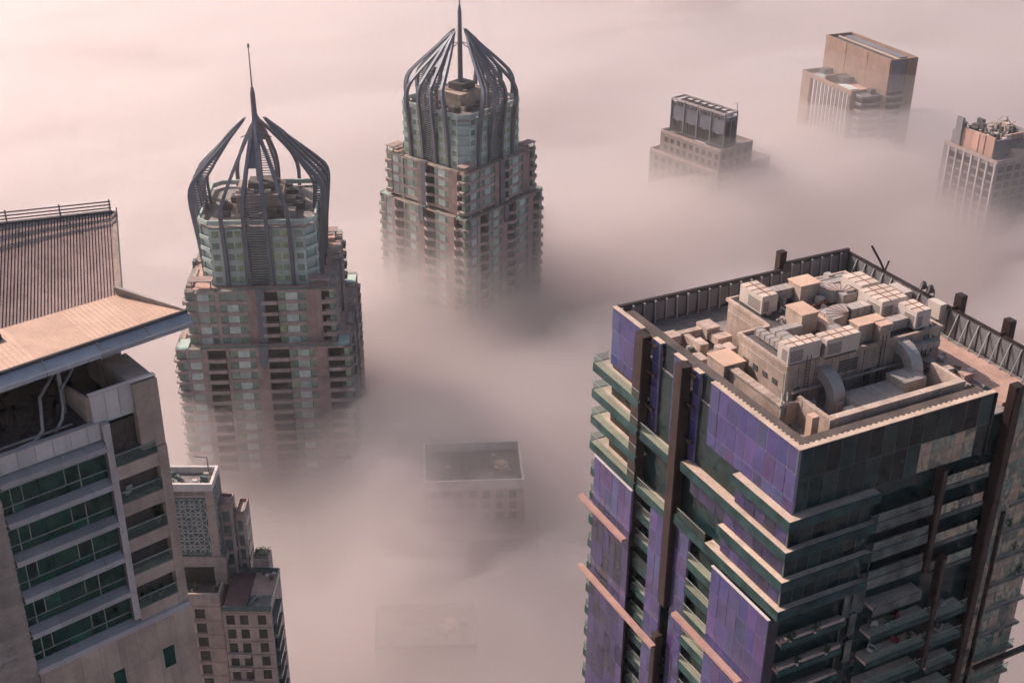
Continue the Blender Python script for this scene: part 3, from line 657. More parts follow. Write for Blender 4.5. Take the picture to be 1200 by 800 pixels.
    for off in (0, 1.5):
        pth = [(-6.5 + off*2, .9 + off*.3, Z - .3), (-5.2 + off*1.3, 1.1 + off*.4, Z - .3), (-4.4 + off*1.2, 1.5 + off*.4, Z + .1), (-4.0 + off*1.15, 2.4, Z + .9), (-3.5 + off*1.1, 3.6, Z + 1.7), (-2.2 + off*1.1, 4.8, Z + 2.1), (-.9 + off, 6.0, Z + 2.6), (-.3 + off*.9, 6.6, Z + 3.6), (-.4 + off*.8, 7.4, Z + 4.7)]
        sm = []
        for a, b in zip(pth, pth[1:]):
            for q in range(3): sm.append(tuple(a[i] + (b[i] - a[i])*q/3 for i in range(3)))
        sm.append(pth[-1])
        MB().tube(sm, .13, 8).build("pipe", DUCT, t, smooth=True)
    bx("column", DUCT, t, -1.75, -1.5, 4.0, 4.25, Z - .6, Z + 4.9)
    # steel rack standing at the left of the terrace
    m = MB()
    for a in (-12.5, -11.0, -9.6, -8.6):
        m.box(a - .06, a + .06, 1.9, 2.02, Z - .6, Z + 2.4); m.box(a - .06, a + .06, 4.4, 4.52, Z - .6, Z + 2.4)
        m.box(a - .05, a + .05, 1.9, 4.5, Z + 2.3, Z + 2.4)
    for z_ in (Z + .4, Z + 1.4, Z + 2.4): m.box(-12.6, -8.5, 1.88, 2.0, z_ - .05, z_ + .05)
    m.build("steel_rack", DUCT, t)
    for i in range(9):
        a = rnd.uniform(-13, -8.4); c = rnd.uniform(.8, 5); w = rnd.uniform(.2, .5)
        bx("plant_unit", rnd.choice([PLANT, CONC, PLANTD]), t, a, a + w*1.6, c, c + w, Z - .6, Z - .6 + rnd.uniform(.3, .9))
    for z_ in (Z - .35, Z - .1): bx("cable_tray", PLANT, t, -14, -2.2, .75 if z_ < Z - .2 else 1.15, .95 if z_ < Z - .2 else 1.3, z_, z_ + .12)
    # canopy: tan sheets, sloping gutter pieces along its front edge
    ed = [(-14.5, 2.55), (-10.6, 2.7), (-6.9, 2.85), (-3.1, 3.02), (1.3, 3.2), (5.4, 3.36), (9.3, 3.5)]
    c = thing("canopy", None, None, parent=t)
    rt = lambda y: 9.3 - (y - 3.5)*(2.9/6.6)
    for i, (a, b) in enumerate(zip(ed, ed[1:])):
        x0, x1 = a[0] + .01, b[0] - .01
        if i < 5: poly = [(x0, a[1] + .02), (x1, b[1] + .02), (min(x1, rt(10.1)), 10.1), (x0, 10.1)]
        else: poly = [(x0, a[1] + .02), (x1, b[1] + .02), (rt(10.1), 10.1), (x0, 10.1)]
        MB().prism(poly, Z + 4.72, Z + 5.0).build("roof_sheet", TANROOF, c)
        # raised seams running up the sheet
        sm = MB(); q = x0 + .3
        while q < x1:
            y1 = min(10.05, 3.5 + (9.3 - q)*(6.6/2.9)) if q > 6.4 else 10.05
            sm.box(q - .02, q + .02, 3.45, max(3.6, y1), Z + 5.0, Z + 5.035); q += .42
        sm.build("seams", TANROOF, c, "stuff")
        m = MB().hexa([(a[0] + .03, a[1] - .95, Z + 4.05), (b[0] - .03, b[1] - .95, Z + 4.05), (a[0] + .03, a[1] - .5, Z + 4.0), (b[0] - .03, b[1] - .5, Z + 4.0),
                       (a[0] + .03, a[1] - .95, Z + 4.42), (b[0] - .03, b[1] - .95, Z + 4.42), (a[0] + .03, a[1], Z + 4.9), (b[0] - .03, b[1], Z + 4.9)])
        m.build("gutter", BLUEG, c)
        m = MB().hexa([(a[0] + .0, a[1] - .02, Z + 4.7), (b[0], b[1] - .02, Z + 4.7), (a[0], a[1] + .3, Z + 4.7), (b[0], b[1] + .3, Z + 4.7),
                       (a[0] + .0, a[1] - .02, Z + 5.15), (b[0], b[1] - .02, Z + 5.15), (a[0], a[1] + .12, Z + 5.2), (b[0], b[1] + .12, Z + 5.2)])
        m.build("edge_trim", PLANTD, c)
        if i: MB().beam((a[0], a[1] - .98, Z + 4.35), (a[0] + .1, a[1] + .3, Z + 5.1), .12, .12).build("bracket", PLANT, c)
    MB().hexa([(9.2, 3.6, Z + 4.6), (9.3, 3.5, Z + 4.6), (6.35, 10.1, Z + 4.6), (6.45, 10.1, Z + 4.6), (9.2, 3.6, Z + 5.15), (9.3, 3.5, Z + 5.15), (6.15, 10.1, Z + 5.75), (6.45, 10.1, Z + 5.75)]).build("edge_trim", PLANT, c)
    for a in (-12, -6, 0, 4.2): MB().box(a - .1, a + .1, 3.6, 10.2, Z + 4.35, Z + 4.72).build("joist", DARKW, c)
    # corrugated wall rising behind the canopy
    w = thing("corrugated_wall", None, None, parent=t)
    pl = MB(); BL, BR, TL, TR = (-17.5, 10.1, Z + 4.8), (6.45, 10.1, Z + 4.8), (-11.9, 20.5, Z + 11.1), (11.27, 20.5, Z + 7.8)
    n = 84
    def lerp(p, q, s): return tuple(p[i] + (q[i] - p[i])*s for i in range(3))
    for i in range(n):
        s0, s1 = i/n, (i + .62)/n
        a0, a1, b0, b1 = lerp(BL, BR, s0), lerp(BL, BR, s1), lerp(TL, TR, s0), lerp(TL, TR, s1)
        off = lambda p, d: (p[0], p[1] - d*.45, p[2] + d)
        pl.hexa([off(a0, .13), off(a1, .13), a0, a1, off(b0, .13), off(b1, .13), b0, b1])
    pl.build("ribs", CORR, w, "stuff")
    bk = lambda p, d: (p[0], p[1] + d, p[2])
    MB().hexa([BL, BR, bk(BL, .4), bk(BR, .4), TL, TR, bk(TL, .4), bk(TR, .4)]).build("sheet", CORR, w)
    tp = MB(); tp.beam((TL[0], 20.6, TL[2] + .1), (TR[0], 20.6, TR[2] + .1), .55, .22); tp.build("cap", PLANTD, w)
    for q in (.45, .75, 1.05): MB().beam((TL[0], 20.7, TL[2] + q), (TR[0], 20.7, TR[2] + q), .1).build("rail_bar", PLANTD, w)
    for s_ in (.0, .2, .4, .6, .8, .995):
        p = lerp(TL, TR, s_); MB().beam((p[0], 20.7, p[2]), (p[0], 20.7, p[2] + 1.25), .1).build("rail_post", PLANTD, w)
    MB().beam((6.6, 10.1, Z + 4.8), (11.47, 20.5, Z + 7.85), .45, .35).build("end_trim", CONC, w)
    MB().hexa([(6.5, 10.4, Z + 4.4), (6.8, 10.4, Z + 4.4), (11.2, 20.9, Z + 4.4), (11.5, 20.9, Z + 4.4), (6.5, 10.3, Z + 4.7), (6.8, 10.3, Z + 4.7), (11.2, 20.8, Z + 7.5), (11.5, 20.8, Z + 7.5)]).build("gable_wall", CONC, w)
    MB().beam((6.95, 10.3, Z + 5.3), (11.7, 20.6, Z + 8.15), .12).build("rail_post", PLANTD, w)
    bx("shadow_patch", PLANTD, t, -6.2, -4.0, 8.2, 9.4, Z + 5.0, Z + 5.5)  # dark box standing in for a shadow patch on the canopy
    return t
BT = beige_tower()
def world_of(root, x, y, z):
    a = root.rotation_euler[2]; c, s = math.cos(a), math.sin(a)
    return (root.location[0] + x*c - y*s, root.location[1] + x*s + y*c, root.location[2] + z)
# things standing on its balconies
def armchair(mat, label, root, x, y, z, rot, s=1.0):
    o = thing("balcony_chair", label, "chair", world_of(root, x, y, z), math.degrees(root.rotation_euler[2]) + rot)
    bx("seat", mat, o, -.3*s, .3*s, -.3*s, .3*s, .25*s, .45*s); bx("backrest", mat, o, -.3*s, .3*s, .22*s, .34*s, .45*s, .95*s)
    for a in (-1, 1):
        bx("armrest", mat, o, a*.36*s - .06*s, a*.36*s + .06*s, -.3*s, .3*s, .25*s, .62*s)
        for b in (-1, 1): bx("leg", MULL, o, a*.26*s - .03, a*.26*s + .03, b*.24*s - .03, b*.24*s + .03, 0, .25*s)
    return o
def pot_plant(label, root, x, y, z, s, n=60, col=None):
    o = thing("potted_plant", label, "plant", world_of(root, x, y, z)); rnd = random.Random(n)
    MB().tube([(0, 0, 0), (0, 0, .35*s)], [.16*s, .24*s], 8).build("pot", CONC, o)
    m = MB()
    for i in range(n):
        a = rnd.uniform(0, 6.28); r = rnd.uniform(.05, .45)*s; h = .35*s + rnd.uniform(.1, 1.0)*s
        p = Vector((r*math.cos(a), r*math.sin(a), h)); d = Vector((rnd.uniform(-1, 1), rnd.uniform(-1, 1), rnd.uniform(-.4, .9))).normalized()*.22*s
        w = d.cross(Vector((0, 0, 1)))*.35; b = len(m.v)
        m.v += [tuple(p - d), tuple(p + w), tuple(p + d), tuple(p - w)]; m.f.append((b, b + 1, b + 2, b + 3))
    m.build("leaves", LEAF, o, "stuff")
    return o
ZB = -50.4 - GROUND
armchair(FABRIC, "pale armchair on the second balcony down of the beige tower", BT, .9, .6, ZB - 7.62, 200, 1.1)
armchair(FABRIC, "pale seat behind the armchair on the beige tower's second balcony", BT, 1.0, 1.9, ZB - 7.62, 170, 1.0)
pot_plant("tall leafy plant on the third balcony down of the beige tower", BT, 3.0, .4, ZB - 11.12, 1.3, 120)
pot_plant("leafy plant behind the tall one on the beige tower's third balcony", BT, 3.0, 1.5, ZB - 11.12, 1.1, 90)
armchair(REDF, "red chair among plants on the beige tower's third balcony", BT, 1.6, .9, ZB - 11.12, 190)
for i, (a, c, s) in enumerate(((.6, .3, .8), (1.4, .5, .9), (2.2, .2, .8), (2.9, .8, .9))):
    pot_plant("potted plant on the beige tower's lowest balcony, " + ("against the white pillar", "next but one to the white pillar", "next but one to the pier", "against the beige pier")[i], BT, a, c, ZB - 18.12, s, 50 + i)
# ------------------------------------------------------------------ violet glass tower with the plant roof, close on the right
def glass_tower():
    t = thing("violet_glass_tower", "violet and dark glass tower with brown fins and a roof full of air conditioning plant", "tower", (27.615, 102.262, GROUND), 27.0)
    Z = -65.0 - GROUND
    FL = Face(0, 0, 0, 1, -1, 0)       # violet wall: u = y
    FR = Face(0, 0, 1, 0, 0, -1)       # dark wall: u = x
    FB = Face(0, 34.8, 1, 0, 0, 1)     # rear left wall
    rnd = random.Random(11)
    H = 3.7
    MB().box(.25, 35, .25, 34.6, 0, Z - 3.2).build("core", DARKG, t)
    bx("roof_deck", CONCG, t, .3, 34.9, .3, 34.5, Z - 3.2, Z - 3.0)
    def glazing(F, mat, u0, u1, cols, zrows, d=0.0, nm="glass_pane", th=.2, gap=.04, back=True):
        w = (u1 - u0)/cols
        for i in range(cols):
            for a, b in zip(zrows, zrows[1:]):
                F.bx(nm, mat, t, u0 + i*w + gap, u0 + (i + 1)*w - gap, d - th, d + rnd.uniform(-.012, .012), Z + b + gap, Z + a - gap)
        if back:
            F.bx("frame", GREYM if mat in (DARKG, MOTTLE) else PURPF if mat is PURP else MULL, t, u0, u1, d - th - .08, d - .02, Z + zrows[-1], Z + zrows[0])
    R3 = [0, -2.9, -6.0, -7.5]
    # upper violet panels
    glazing(FL, PURP, 28.5, 34.75, 4, R3)
    glazing(FL, PURP, 0.0, 14.7, 9, R3)
    glazing(FL, PURP, 24.4, 25.9, 1, [0, -2.9, -6.0, -9.0, -11.4])
    glazing(FL, PURP, 20.0, 21.7, 2, [0, -2.9, -6.0, -9.0, -11.0])
    glazing(FL, PURP, 16.75, 17.9, 1, [0, -2.9, -6.0, -9.0, -11.6])
    for u0, u1 in ((21.7, 24.4), (14.7, 16.75)):
        for a in range(4): FL.bx("glass_pane", DARKG, t, u0 + .03, u1 - .03, -.6, -.4, Z - 3.1*a - 3.07, Z - 3.1*a)
    for a, b in ((28.4, 34.8), (24.3, 25.95), (19.9, 21.8), (16.7, 18.0), (0, 14.75)):
        FL.bx("coping", CREAM, t, a, b, -.55, .05, Z + .0, Z + .09)
    FR.bx("coping", CREAM, t, .0, 25.4, -.55, .05, Z + .002, Z + .09)
    FL.bx("gutter_slab", DARKW, t, .5, 34.3, -2.3, -.56, Z - .8, Z - .45)
    FR.bx("gutter_slab", DARKW, t, 2.31, 25.2, -2.4, -.56, Z - .8, Z - .45)
    for i in range(22): FL.bx("clip", CREAM, t, .7 + i*.65, .95 + i*.65, -.95, -.7, Z - .45, Z - .1)
    for i in range(34): FR.bx("clip", CREAM, t, 1.2 + i*.71, 1.45 + i*.71, -.95, -.7, Z - .45, Z - .1)
    # brown fins
    def fin(F, u0, u1, d0, d1, z0, z1):
        m = MB(); F.mb(m, u0, u1, d0, d1, Z + z0, Z + z1); F.mb(m, u0 + .12, u1 - .12, d1, d1 + .1, Z + z0 + .02, Z + z1 - .02)
        return m.build("fin", BROWN, t)
    fin(FL, 26.2, 28.1, .1, 1.1, -28.6, .15)
    fin(FL, 18.2, 19.8, .1, 1.2, -32.0, .25)
    fin(FL, 18.6, 19.7, .9, 1.7, -75, -36.6)
    for z_ in (-.5, -4.2, -8.6):
        for u in (25.6, 17.9): FL.bx("bracket", BROWN, t, u - .9, u + .9, .2, .45, Z + z_ - .12, Z + z_ + .12)
    # balconies
    def balcony(F, u0, u1, z, out=1.3, inn=1.2, rail=True, ends=(0, 0), top=CREAM, fas=TEAL, fh=1.05, back=None, nm="balcony"):
        m = MB(); F.mb(m, u0, u1, -inn, out, Z + z - .35, Z + z); b = m.build(nm, top, t)
        m = MB(); F.mb(m, u0 - .02, u1 + .02, out + .0, out + .07, Z + z - fh, Z + z + .05)
        for e, u in zip(ends, (u0, u1)):
            if e: F.mb(m, u - .06, u + .06, -inn, out - .01, Z + z - fh, Z + z + .05)
        m.build("fascia", fas, b)
        if rail:
            m = MB(); F.mb(m, u0 + .03, u1 - .03, out - .06, out - .01, Z + z + .05, Z + z + 1.1)
            for e, u in zip(ends, (u0 + .05, u1 - .05)):
                if e: F.mb(m, u - .025, u + .025, -inn + .2, out - .08, Z + z + .05, Z + z + 1.1)
            m.build("rail_glass", RAILG, b)
            m = MB(); F.mb(m, u0, u1, out - .07, out, Z + z + 1.1, Z + z + 1.15); m.build("handrail", MULLG, b)
        return b
    for k in range(4):
        z = -8.0 - H*k
        balcony(FL, 26.3, 36.6, z, 1.25, 1.0, ends=(0, 1))
        glazing(FL, PURPD, 26.4, 34.7, 6, [z - .4, z - 1.5, z - 3.6], d=-.3, nm="window_pane")
    # panels under them
    P3 = [-20.3 - 3.05*i for i in range(0, 18)]
    glazing(FL, PURP, 26.2, 35.0, 6, P3[:3], d=1.5)
    glazing(FL, PURPD, 26.2, 35.0, 6, P3[2:], d=1.5)
    FL.bx("coping", WHITEP, t, 26.2, 35.05, 1.2, 1.56, Z - 20.3, Z - 20.2)
    FL.bx("panel_side", MULL, t, 34.8, 35.0, -.2, 1.25, Z - 72, Z - 20.35)
    for k in range(12):
        z = -23.2 - H*k
        balcony(FB, -.9, 3.5, z, 1.9, .2, ends=(1, 1))
    # bay between the fins
    for z in (-11.9, -19.4):
        balcony(FL, 19.9, 26.4, z, 1.0, 1.2)
    glazing(FL, PURPD, 19.8, 26.3, 5, [-12.3, -13.4, -15.6, -19.0], d=-.5, nm="window_pane")
    for z in range(14): balcony(FL, 23.1, 26.3, -23.1 - H*z, .7, 1.6)
    glazing(FL, PURP, 19.8, 23.0, 2, P3, d=.85)
    glazing(FL, DARKG, 23.1, 26.2, 2, [-20.4 - H*i for i in range(14)], d=-1.0, nm="window_pane")
    # wrap-round ledges with ribbon windows between them
    starts = (8.6, 17.6, 10.2, 18.2)
    for k in range(4):
        z = -7.5 - H*k
        u1 = starts[k]
        m = MB(); m.box(-.95, .3, -.95, u1, Z + z - .3, Z + z).box(.3, 10.6, -.95, .3, Z + z - .3, Z + z)
        b = m.build("ledge", CREAM, t)
        MB().box(-1.03, -.95, -1.03, u1, Z + z - 1.15, Z + z + .04).box(-.95, 10.6, -1.03, -.95, Z + z - 1.15, Z + z + .04).build("fascia", TEAL, b)
        n = max(3, round(min(u1, 16.5)/1.65))
        glazing(FL, PURPD, 0 if k < 3 else 0, min(u1, 16.5), n, [z - .35, z - 1.6, z - 3.6] if k < 3 else [z - .35, z - 1.2], d=.3, nm="window_pane")
        if k < 3: glazing(FR, DARKG, -.3, 10.4, 7, [z - .35, z - 3.65], d=.3, nm="window_pane")
    balcony(FL, 12.2, 17.8, -19.0 + .4, .9, 1.0)
    glazing(FL, PURPD, 10.3, 17.8, 4, [-12.5, -15.4, -18.5], d=-.7, nm="window_pane")
    # lower violet panel and the balconies cut in beside it
    glazing(FL, PURP, 0.0, 10.1, 6, P3, d=1.2)
    FL.bx("coping", WHITEP, t, -.05, 10.15, .95, 1.26, Z - 20.3, Z - 20.2)
    FL.bx("panel_side", MULL, t, -.04, .0, -.2, 1.1, Z - 72, Z - 20.35)
    glazing(FL, PURP, 15.4, 18.1, 2, P3, d=.6)
    for k in range(13): balcony(FL, 10.2, 15.3, -23.1 - H*k, .7, 1.6)
    glazing(FL, DARKG, 10.2, 15.3, 3, [-20.4 - H*i for i in range(14)], d=-1.0, nm="window_pane")
    # pink bars standing off the violet wall
    for u0, u1, z, d in ((26.0, 36.7, -27.0, 2.2), (18.3, 36.2, -37.6, 2.2), (2.4, 15.2, -30.2, 1.9)):
        m = MB(); FL.mb(m, u0, u1, d - .25, d + .4, Z + z - .14, Z + z + .14); FL.mb(m, u0 + .02, u1 - .02, d + .4, d + .46, Z + z - .3, Z + z + .1); m.build("sun_bar", PINKB, t)
    # dark wall
    glazing(FR, DARKG, 0.0, 16.0, 9, [0, -3.6, -7.3], d=0)
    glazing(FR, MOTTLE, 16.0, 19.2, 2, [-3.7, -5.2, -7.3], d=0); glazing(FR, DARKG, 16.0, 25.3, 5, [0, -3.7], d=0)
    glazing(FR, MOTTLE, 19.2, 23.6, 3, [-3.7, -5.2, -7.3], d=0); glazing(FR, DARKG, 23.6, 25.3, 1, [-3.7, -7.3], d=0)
    for k in range(3):
        z = -11.2 - H*k
        balcony(FR, 10.7, 18.3, z, 1.0, 1.0, rail=False, fas=GREYF, fh=1.2, top=GREYSILL)
        FR.bx("spandrel", GREYF, t, 10.75, 18.25, .85, .98, Z + z + .06, Z + z + 1.1)
    glazing(FR, DARKG, 10.6, 18.8, 5, [-7.4, -11, -14.7, -18.4], d=-.3, nm="window_pane")
    for k in range(4): FR.bx("screen", GREYF, t, 9.6 if k else 11.0, 10.5 if k else 11.2, .35, .5, Z - 21.9 - H*k + 3.4 - .2, Z - 18.9 - H*k + 3.2)
    fin(FR, 18.7, 19.6, .1, 1.0, -20.4, -7.2)
    fin(FR, 20.4, 21.2, .9, 1.7, -34, -18.6)
    fin(FR, 27.0, 28.2, .1, 1.1, -75, .7)
    fin(FR, 29.0, 29.5, .9, 1.25, -75, -15.5)
    for k in range(4):
        z = -9.6 - H*k
        balcony(FR, 19.8, 26.0, z, .7, 1.4, rail=False, top=CREAM, fas=GREYF, fh=.5)
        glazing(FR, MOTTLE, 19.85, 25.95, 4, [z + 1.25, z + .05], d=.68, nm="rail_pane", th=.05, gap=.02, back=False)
        glazing(FR, DARKG, 19.8, 26.2, 4, [z + 2.25, z + .1], d=-.9, nm="window_pane", back=False)
    # balconies on the lower floors
    for k in range(10):
        z = -23.2 - H*k
        balcony(FR, .1, 8.6, z, .95, 1.6, rail=False, top=CONC, fas=TEAL, fh=.7); FR.bx("planter_edge", CONC, t, .2, 8.5, .5, .9, Z + z + .0, Z + z + .45)
        glazing(FR, DARKG, .2, 8.5, 5, [z + 2.9, z + .1], d=-1.2, nm="window_pane", back=False)
        glazing(FR, GREYF if k == 0 else DARKG, 8.7, 11.6, 2, [z + 3.2, z - .4], d=.2, nm="window_pane")
        z2 = -22.4 - H*k
        if k == 0:
            balcony(FR, 11.8, 18.6, z2, 1.4, 1.6, rail=False, top=CREAM, fas=GREYF, fh=1.2)
        else:
            balcony(FR, 11.8, 20.2, z2, 1.7, 2.0, rail=True, top=CREAM, fas=TEAL, fh=.7)
            balcony(FR, 21.4, 25.8, z2 - .9, 1.7, 2.0, rail=True, top=CREAM, fas=TEAL, fh=.7)
        glazing(FR, RECESS, 11.8, 26.0, 8, [z2 + 3.0, z2 + .1], d=-1.6, nm="window_pane", back=False)
    # glazed wing right of the tall fin
    zr = [-.2]
    while zr[-1] > -45: zr += [zr[-1] - 1.35, zr[-1] - 3.7]
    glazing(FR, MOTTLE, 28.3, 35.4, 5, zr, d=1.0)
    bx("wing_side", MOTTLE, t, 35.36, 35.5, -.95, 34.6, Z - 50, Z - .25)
    FR.bx("coping", CREAM, t, 28.25, 35.5, -.2, 1.05, Z - .19, Z - .1)
    FR.bx("wing_body", DARKG, t, 28.3, 35.3, -.2, .65, Z - 50, Z - .21)
    bx("return_pane", DARKG, t, 25.35, 25.55, -.2, 1.6, Z - 7.3, Z - .02)
    for k in range(10): balcony(FR, 29.6, 35.9, -14.6 - H*k, 1.35, .1, rail=k > 5, top=CREAM, fas=GREYF, fh=.3)
    m = MB(); FR.mb(m, 28.4, 38.2, 2.2, 2.8, Z - 36.7, Z - 36.3); m.build("sun_bar", BROWN, t)

    # --- roof: screen walls with struts
    for a, b, zt in ((.0, 24.7, -.02), (24.72, 35.0, .85)):
        FB.bx("screen_wall", PLANTD, t, a, b, -.35, .0, Z - 3.0, Z + zt); FB.bx("wall_cap", BROWN, t, a, b, -.42, .06, Z + zt, Z + zt + .1)
    for i in range(22):
        x = .9 + i*1.55; zt = -.1 if x < 24.7 else .75
        m = MB(); m.beam((x, 34.05, Z - 3), (x, 34.3, Z + zt), .14); m.build("strut", MULLG, t)
        bx("wall_panel", GREYC, t, x + .15, x + 1.4, 34.38, 34.44, Z - 2.8, Z + zt - .3)
        bx("lamp", WHITEP, t, x - .12, x + .12, 34.1, 34.36, Z + zt - .16, Z + zt + .02)
    FE = Face(35.0, 0, 0, 1, 1, 0)
    FE.bx("screen_wall", PLANTD, t, 1.0, 34.6, -.25, .0, Z - 3.0, Z + .5); FE.bx("wall_cap", BROWN, t, 1.0, 34.7, -.32, .06, Z + .5, Z + .62)
    for i in range(20):
        y = 2.0 + i*1.6
        MB().beam((33.4, y, Z - 2.6), (34.7, y + .15, Z + .3), .12).build("prop", MULLG, t)
        bx("wall_panel", GREYC, t, 34.66, 34.72, y + .2, y + 1.45, Z - 2.7, Z + .2)
    for x, y, z in ((35.3, 16.0, 2.2), (35.3, 8.6, 2.3)):
        MB().box(x, x + .9, y - .55, y + .55, Z - 60, Z + z).build("fin", BROWN, t)
        bx("bracket", BROWN, t, 34.6, 35.4, y - .1, y + .1, Z + .65, Z + .85)
    MB().box(24.2, 25.2, 34.9, 35.8, Z - 60, Z + 2.2).build("fin", BROWN, t)
    bx("glass_pane", PURP, t, 25.3, 27.6, 34.9, 35.0, Z - 6, Z + .7)
    bx("roof_walk", ROOFPINK, t, 28.2, 33.6, 1.2, 12.5, Z - 2.99, Z - 2.6)
    bx("roof_walk", ROOFPINK, t, 30.2, 33.6, 12.52, 33, Z - 2.99, Z - 2.75)
    # --- plant room
    m = MB().box(6.8, 28.1, 11.1, 19.35, Z - 3.0, Z + 1.72).box(10.8, 28.1, 19.35, 27.1, Z - 3.0, Z + 1.72)
    pr = m.build("plant_room", CONC, t)
    for q in ((6.7, 28.2, 11.0, 11.4), (6.7, 7.1, 11.4, 19.4), (6.7, 10.9, 19.4, 19.75), (10.7, 11.1, 19.75, 27.2), (10.7, 28.2, 27.2, 27.5), (27.8, 28.2, 11.4, 27.2)):
        MB().box(*q, Z + 1.72, Z + 2.1).build("parapet", CONC, pr)
    MB().box(7.2, 27.7, 11.5, 19.3, Z + 1.72, Z + 1.8).box(11.2, 27.7, 19.3, 27.1, Z + 1.72, Z + 1.79).build("deck", PLANTD, pr)
    for i in range(9): MB().box(8.4 + i*2.2, 8.44 + i*2.2, 11.06, 11.1, Z - 2.9, Z + 1.6).build("wall_joint", PLANTD, pr)
    MB().box(6.74, 6.8, 11.2, 19.2, Z + .9, Z + 1.02).box(10.74, 10.8, 19.6, 27, Z + .6, Z + .75).build("string_course", PLANT, pr)
    MB().box(25.6, 25.75, 11.02, 11.1, Z - 2.6, Z + 1.4).box(26.2, 26.3, 11.0, 11.1, Z - 2.6, Z + 1.4).box(26.9, 27.0, 11.02, 11.1, Z - 2.9, Z + 1.2).build("drain_pipes", PLANTD, pr)
    def ac(x0, x1, y0, y1, ztop, nx=3, ny=2, base=1.8):
        u = thing("air_conditioner", None, None, parent=t)
        MB().box(x0, x1, y0, y1, Z + base + .35, Z + ztop).build("casing", ACM, u)
        MB().box(x0 + .15, x1 - .15, y0 + .15, y1 - .15, Z + base - .02, Z + base + .35).build("plinth", PLANTD, u)
        gr = MB()
        for i in range(6):
            zz = Z + base + .6 + i*.22
            gr.box(x0 + .25, x0 + (x1 - x0)*.45, y0 - .03, y0 + .01, zz, zz + .1); gr.box(x0 - .03, x0 + .01, y0 + .25, y0 + (y1 - y0)*.6, zz, zz + .1)
        gr.build("grille", PLANTD, u)
        wx, wy = (x1 - x0)/nx, (y1 - y0)/ny
        for i in range(nx):
            for j in range(ny):
                MB().box(x0 + i*wx + .06, x0 + (i + 1)*wx - .06, y0 + j*wy + .06, y0 + (j + 1)*wy - .06, Z + ztop, Z + ztop + .07).build("lid_panel", ACTOP, u)
        s = MB()
        for j in range(1, ny): s.box(x0 - .01, x1 + .01, y0 + j*wy - .06, y0 + j*wy + .06, Z + ztop + .02, Z + ztop + .1)
        for i in range(1, nx): s.box(x0 + i*wx - .05, x0 + i*wx + .05, y0 - .01, y1 + .01, Z + ztop + .03, Z + ztop + .11)
        s.build("strap", RUST, u)
    ac(11.6, 13.8, 22.1, 26.2, 4.2, 2, 4)
    ac(6.9, 11.1, 11.2, 13.0, 4.1, 4, 2)
    ac(11.5, 16.0, 10.8, 12.7, 4.1, 4, 2)
    ac(23.6, 26.3, 19.6, 23.0, 4.2, 2, 3)
    ac(22.8, 26.5, 15.2, 19.1, 4.2, 3, 4)
    ac(24.5, 26.6, 11.6, 14.5, 4.2, 2, 3)
    def hood(x0, x1, y0, y1, ztop):
        u = MB().box(x0, x1, y0, y1, Z + 1.8, Z + ztop - .15); o = u.build("vent_hood", CONC, t)
        MB().box(x0 - .1, x1 + .1, y0 - .1, y1 + .1, Z + ztop - .15, Z + ztop).build("hood_cap", TANROOF, o)
    hood(12.9, 15.1, 16.7, 19.5, 4.2); hood(16.8, 20.4, 12.0, 13.5, 4.2); hood(18.9, 20.4, 10.95, 11.95, 4.2); hood(17.5, 20.2, 22.7, 25.0, 4.2); hood(15.3, 16.3, 14.5, 18.5, 3.0)
    # ducts: straight runs with flanges and quarter bends
    def duct(x0, x1, y0, y1, z0, z1, nm="duct"):
        o = MB().box(x0, x1, y0, y1, Z + z0, Z + z1).build(nm, DUCT, t)
        long_x = (x1 - x0) > (y1 - y0); L = (x1 - x0) if long_x else (y1 - y0)
        m = MB()
        for i in range(max(2, int(L/.8)) + 1):
            q = i/max(2, int(L/.8))
            if long_x: a = x0 + (x1 - x0)*q; m.box(a - .03, a + .03, y0 - .05, y1 + .05, Z + z0 - .05, Z + z1 + .05)
            else: a = y0 + (y1 - y0)*q; m.box(x0 - .05, x1 + .05, a - .03, a + .03, Z + z0 - .05, Z + z1 + .05)
        m.build("flange", PLANT, o)
    def bend(cx, cy, r0, r1, a0, a1, z0, z1):
        n = 7; m = MB(); pts = []
        for i in range(n + 1):
            a = R_(a0 + (a1 - a0)*i/n); pts.append((math.cos(a), math.sin(a)))
        poly = [(cx + c*r1, cy + s*r1) for c, s in pts] + [(cx + c*r0, cy + s*r0) for c, s in pts[::-1]]
        o = m.prism(poly, Z + z0, Z + z1).build("duct_bend", DUCT, t)
        f_ = MB()
        for c, s in pts: f_.beam((cx + c*r0, cy + s*r0, Z + z1 + .02), (cx + c*r1, cy + s*r1, Z + z1 + .02), .06, .06)
        f_.build("flange", RUST, o)
    duct(13.8, 17.4, 24.0, 25.3, 2.2, 3.5); duct(20.4, 21.5, 22.8, 24.2, 2.2, 3.4); bend(21.4, 20.4, .8, 2.6, 0, 120, 2.0, 3.5)
    duct(16.4, 17.6, 16.0, 18.2, 2.2, 3.4); bend(18.6, 15.6, .6, 2.6, 60, 190, 2.0, 3.6); duct(20.0, 22.7, 16.8, 18.2, 2.2, 3.3)
    duct(9.2, 10.4, 13.4, 17.4, 2.0, 3.1); duct(10.4, 12.8, 16.4, 17.4, 2.0, 3.1); duct(8.2, 9.1, 14.4, 18.6, 2.0, 2.7); duct(15.0, 16.2, 13.0, 15.0, 2.2, 3.3)
    duct(20.6, 24.4, 12.6, 13.8, 2.0, 3.2); duct(21.5, 23.4, 20.0, 22.4, 2.0, 3.3); duct(21.0, 26.0, 24.5, 25.4, 2.0, 2.6); duct(22.0, 27.0, 25.8, 26.3, 2.0, 2.5)
